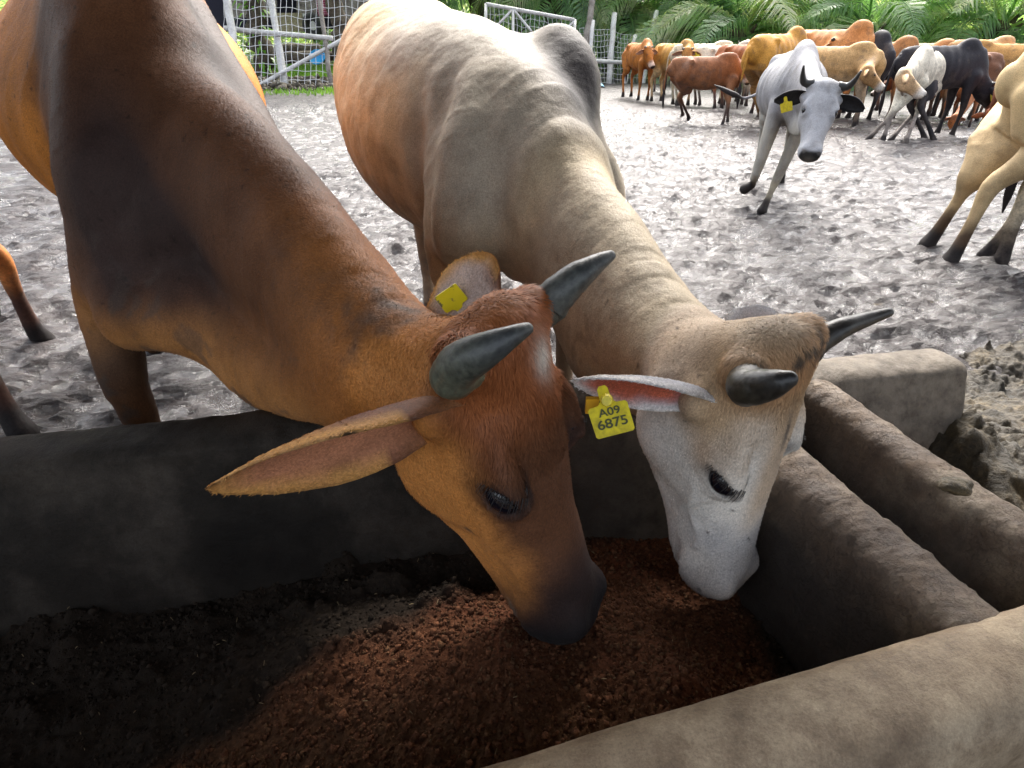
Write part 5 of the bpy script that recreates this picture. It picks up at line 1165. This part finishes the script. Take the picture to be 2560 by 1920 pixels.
def foot(px, py): return atz(px, py, 0.0)
OR, YL, TN, CRM, RED, BRN, BLK = (.48, .17, .035), (.55, .29, .07), (.55, .34, .15), (.66, .58, .45), (.34, .10, .03), (.27, .115, .055), (.028, .026, .032)
def herd():
    T1 = [] 
    p = foot(1607, 250)
    herd_cow('cow', 'orange cow standing alone at the left end of the herd, facing the camera', (p[0], p[1]), -78, .98, at(1622, 116, 12.8), (-62, -52), col=OR, belly=(.42, .16, .04), leg=(.40, .16, .05), muzzle=(.70, .52, .42), hump=.06, horn_len=.07, hornmat=M_HORN3, legmud=.12)
    p = foot(1650, 236)
    herd_cow('cow', 'small tan horned cow peering between the orange and the yellow cow', (p[0] + .2, p[1]), -85, .82, at(1643, 142, 14.0), (-88, -62), col=(.40, .22, .11), facecol=(.50, .30, .16), muzzle=(.7, .62, .56), horn_len=.24, horn_dir=(.0, .9, .5), hornmat=M_HORN3, tag=.09)
    p = foot(1698, 262)
    herd_cow('cow', 'yellow cow with a white muzzle looking straight at the camera', (p[0] + .05, p[1]), -68, .98, at(1720, 120, 12.0), (-95, -62), col=YL, facecol=(.52, .24, .07), belly=(.62, .45, .25), leg=(.55, .38, .22), hump=.05, horn_len=.07, hornmat=M_HORN3, tag=.11, legmud=.25)
    p = foot(1806, 312)
    herd_cow('cow', 'slim brown cow standing side-on with dark shanks, face turned to the camera', (p[0] + .02, p[1] + .1), 8, .86, at(1866, 150, 10.3), (-72, -58), col=BRN, facecol=(.22, .08, .05), belly=(.33, .16, .08), leg=(.06, .045, .045), muzzle=(.45, .38, .34), hump=.02, horn_len=.0, feet={2: foot(1722, 297), 3: foot(1706, 290), 0: foot(1818, 310), 1: foot(1804, 318)}, fat=.85, legmud=.45)
    p = foot(1850, 262)
    herd_cow('cow', 'cream cow behind the slim brown one, brown face just showing', (p[0], p[1]), 0, .95, at(1829, 112, 13.0), (-60, -55), col=CRM, facecol=(.48, .22, .09), horn_len=.05, hump=.06)
    p = foot(1850, 255)
    herd_cow('cow', 'pale horned cow turned away behind the brown faces', (p[0] + .3, p[1] + 1.0), 60, .96, at(1862, 108, 14.3), (75, -30), col=(.62, .52, .36), horn_len=.12, hornmat=M_HORN3, hump=.06)
    p = foot(1890, 285)
    herd_cow('cow', 'red-brown cow with short upright horns, head raised behind the herd', (p[0], p[1]), -60, .98, at(1890, 106, 12.0), (-70, -60), col=RED, muzzle=(.45, .3, .25), horn_len=.10, hornmat=M_HORN3, hump=.06)
    p = foot(1935, 312)
    herd_cow('cow', 'golden yellow cow partly hidden by the grey cow', (p[0] + .15, p[1] + .1), 40, 1.12, at(2010, 140, 11.0), (30, -40), col=(.56, .27, .05), belly=(.6, .42, .2), leg=(.5, .4, .3), hump=.06, horn_len=.07, feet={2: foot(1900, 292), 3: foot(1912, 305)}, legmud=.15)
    p = foot(2110, 300)
    herd_cow('cow', 'light orange cow with yellow ear tag, head high above the grey cow', (p[0], p[1]), -60, 1.18, at(2092, 96, 10.2), (-55, -48), col=(.56, .25, .09), facecol=(.58, .27, .10), muzzle=(.6, .4, .3), horn_len=.07, tag=.11, hump=.08, shoulder=at(2085, 200, 10.6))
    p = foot(2155, 305)
    herd_cow('cow', 'black horned cow facing the camera, tagged, behind the tan cow', (p[0], p[1]), -80, 1.08, at(2155, 118, 10.3), (-100, -60), col=BLK, facecol=(.05, .05, .065), muzzle=(.05, .045, .05), horn_len=.17, horn_dir=(.0, .55, .85), hornmat=M_HORN3, tag=.12, tagside=-1, hump=.06, leg=(.03, .03, .03))
    p = foot(2225, 300)
    herd_cow('cow', 'orange cow with two short upright horns between the black and white cows', (p[0], p[1]), -60, 1.02, at(2210, 128, 10.4), (-70, -55), col=(.50, .22, .08), horn_len=.11, horn_dir=(0, .3, .9), hump=.06, fat=.9)
    p = foot(2135, 322)
    herd_cow('cow', 'tan cow with pale muzzle looking right beside the grey cow', (p[0] + .05, p[1] + .25), -35, .98, at(2172, 162, 9.0), (-28, -38), col=TN, facecol=(.55, .33, .15), belly=(.62, .5, .36), leg=(.16, .12, .10), muzzle=(.78, .74, .68), horn_len=.0, hump=.03, tag=.10)
    p = foot(2200, 352)
    herd_cow('cow', 'cream white cow bracing its muddy forelegs, tan face looking right', (p[0] + .25, p[1] + .05), 222, .95, at(2262, 172, 7.5), (-18, -34), col=(.70, .64, .52), facecol=(.62, .42, .24), muzzle=(.8, .76, .7), belly=(.70, .66, .55), leg=(.17, .14, .13), horn_len=.0, hump=.03,
             feet={0: foot(2168, 352), 1: foot(2205, 356), 2: foot(2225, 352), 3: foot(2262, 362)}, legmud=.5, patch=None)
    p = foot(2320, 290)
    herd_cow('cow', 'orange faced cow just behind the white and black cows', (p[0], p[1]), -70, 1.0, at(2328, 166, 10.6), (-90, -55), col=(.52, .25, .10), horn_len=.05, hump=.04)
    p = foot(2350, 356)
    herd_cow('cow', 'black cow walking right with a yellow ear tag, head low', (p[0] + .55, p[1] + .75), 12, 1.0, at(2472, 205, 8.6), (10, -45), col=BLK, facecol=BLK, belly=(.04, .036, .04), leg=(.025, .025, .028), muzzle=(.1, .1, .1), horn_len=.06, tag=.13, tagside=-1, hump=.05, feet={2: foot(2312, 350), 3: foot(2334, 354)})
    p = foot(2400, 300)
    herd_cow('cow', 'yellow orange back seen over the black cow', (p[0] + .2, p[1] + .6), 170, 1.0, at(2345, 185, 10.9), (150, -40), col=(.56, .30, .10), horn_len=.0, hump=.02)
    p = foot(2450, 300)
    herd_cow('cow', 'tan cow at the back right with its ear raised over the black cow', (p[0] + .6, p[1] + .8), 10, 1.05, at(2500, 190, 10.6), (-20, -35), col=(.58, .34, .16), horn_len=.0, hump=.02)
    p = foot(2400, 322)
    herd_cow('calf', 'reddish calf with lowered head under the black cow', (p[0] + .3, p[1] + .4), -100, .62, at(2392, 288, 9.4), (-95, -66), col=(.42, .15, .05), horn_len=.0, hump=.0, leg=(.2, .12, .08), fat=.9)
    p = foot(2445, 345)
    herd_cow('calf', 'dark red calf between the black cow and the big tan rump', (p[0] + .25, p[1] + .2), 60, .72, at(2480, 275, 8.4), (40, -40), col=(.33, .10, .04), horn_len=.0, hump=.0, leg=(.2, .12, .08))
    p = foot(1768, 262)
    herd_cow('cow', 'pale cow whose white legs show under the slim brown one', (p[0] + .3, p[1] + .2), 5, .98, at(1850, 125, 12.4), (20, -30), col=(.66, .56, .40), horn_len=.0, hump=.02, leg=(.55, .48, .4), legmud=.1)
    p = foot(2290, 300)
    herd_cow('cow', 'dark brown cow whose legs show between the white and black cows', (p[0], p[1]), 175, .9, at(2230, 190, 10.9), (170, -40), col=(.20, .09, .05), horn_len=.0, hump=.0, leg=(.08, .06, .05))
    # the grey one running up to the camera
    GH = Head((2.038, 4.289, 1.046), frame3((-.252, -.612, -.75), (.951, -.302, -.073)), .50)
    def gcol(V, f, z): return np.clip(.85 * sstep(-.25, .0, f) * sstep(.75, 1.05, z) * 0 + .9 * np.exp(-((f + .05) / .25) ** 2) * sstep(.80, .95, z) * sstep(1.3, 1.1, z) * .7, 0, 1)
    g = herd_cow('grey_cow', 'pale grey horned cow with black ears trotting towards the trough', (2.30, 5.30), -108, 1.0, Hd=GH, col=(.27, .27, .29), facecol=(.44, .45, .48), muzzle=(.44, .45, .48), belly=(.42, .40, .34), leg=(.36, .32, .24), hump=.05, horn_len=.16, horn_dir=(-.2, .45, .85),
                 feet={0: foot(1905, 528)}, knees={0: at(1943, 446, 5.05)}, thick=1.0, lift=1, liftpts=(at(1890, 435, 5.0), at(1880, 462, 5.1), at(1862, 472, 5.15)), res=.011, tag=.072, tagside=-1, hcol=((.30, .30, .32), gcol, (.035, .035, .04)), fat=1.2, legmud=.30, earl=.19, group=None,
                 tailpts=[at(1985, 190, 6.1), at(1920, 222, 6.2), at(1866, 245, 6.3), at(1835, 236, 6.3), at(1785, 212, 6.4)])
    # big tan rump leaving the frame on the right
    r0 = foot(2370, 650)
    herd_cow('tan_cow', 'large pale tan cow cut by the right frame edge, dark muddy hocks', (4.20, 3.40), -28, 1.10, at(3100, 300, 3.2), (0, -40), col=(.64, .47, .25), belly=(.62, .46, .26), leg=(.06, .032, .022), hump=.10, horn_len=.12, res=.012, thick=1.45,
             feet={2: foot(2318, 610), 3: foot(2372, 655), }, group=None, legmud=.34, fat=1.25, hock=.03, tail=False, extra=lambda F: (F.tube([at(2590, 260, 3.9), at(2500, 350, 3.9), at(2440, 440, 3.95)], [.12, .11, .07], [.22, .17, .09], ZUP, k=.1), F.tube([at(2475, 345, 4.0), at(2500, 400, 3.95), at(2530, 425, 3.9)], [.03, .02, .012], [.16, .14, .08], ZUP, k=.05), F.tube([at(2520, 380, 3.9), at(2600, 420, 3.8)], [.03, .02], [.13, .10], ZUP, k=.06)))
    c0 = foot(2480, 640); herd_cow('cow', 'pale cow almost outside the frame behind the tan rump, only its hind legs showing', (c0[0] + 1.25, c0[1] + .15), 8, 1.05, at(3300, 300, 4.5), (0, -40), col=(.60, .52, .38), leg=(.12, .09, .07), res=.018, feet={2: foot(2500, 655), 3: foot(2462, 640)}, group=None, horn_len=.1, hock=.03, legmud=.3)
    # a neighbour mostly outside the frame on the left: only legs show
    herd_cow('cow', 'reddish cow outside the left frame edge, two muddy hind legs in view', (-3.45, 2.3), 180, 1.05, np.array([-4.4, 2.3, 1.1]), (180, -40), col=OR, leg=(.04, .03, .035), res=.018, feet={2: foot(60, 1085), 3: foot(110, 852)}, group=None, horn_len=.1)
T9 = time.time(); herd(); print('herd', time.time() - T9, flush=True)
T9=time.time(); build_brown(); build_cream(); print('heroes', time.time()-T9, 'total', time.time()-T0, 'tris', sum(sum(len(p.vertices) - 2 for p in o.data.polygons) if len(o.data.polygons) < 2000 else len(o.data.polygons) * (len(o.data.polygons[0].vertices) - 2) for o in scene.objects if o.type == 'MESH'), flush=True)
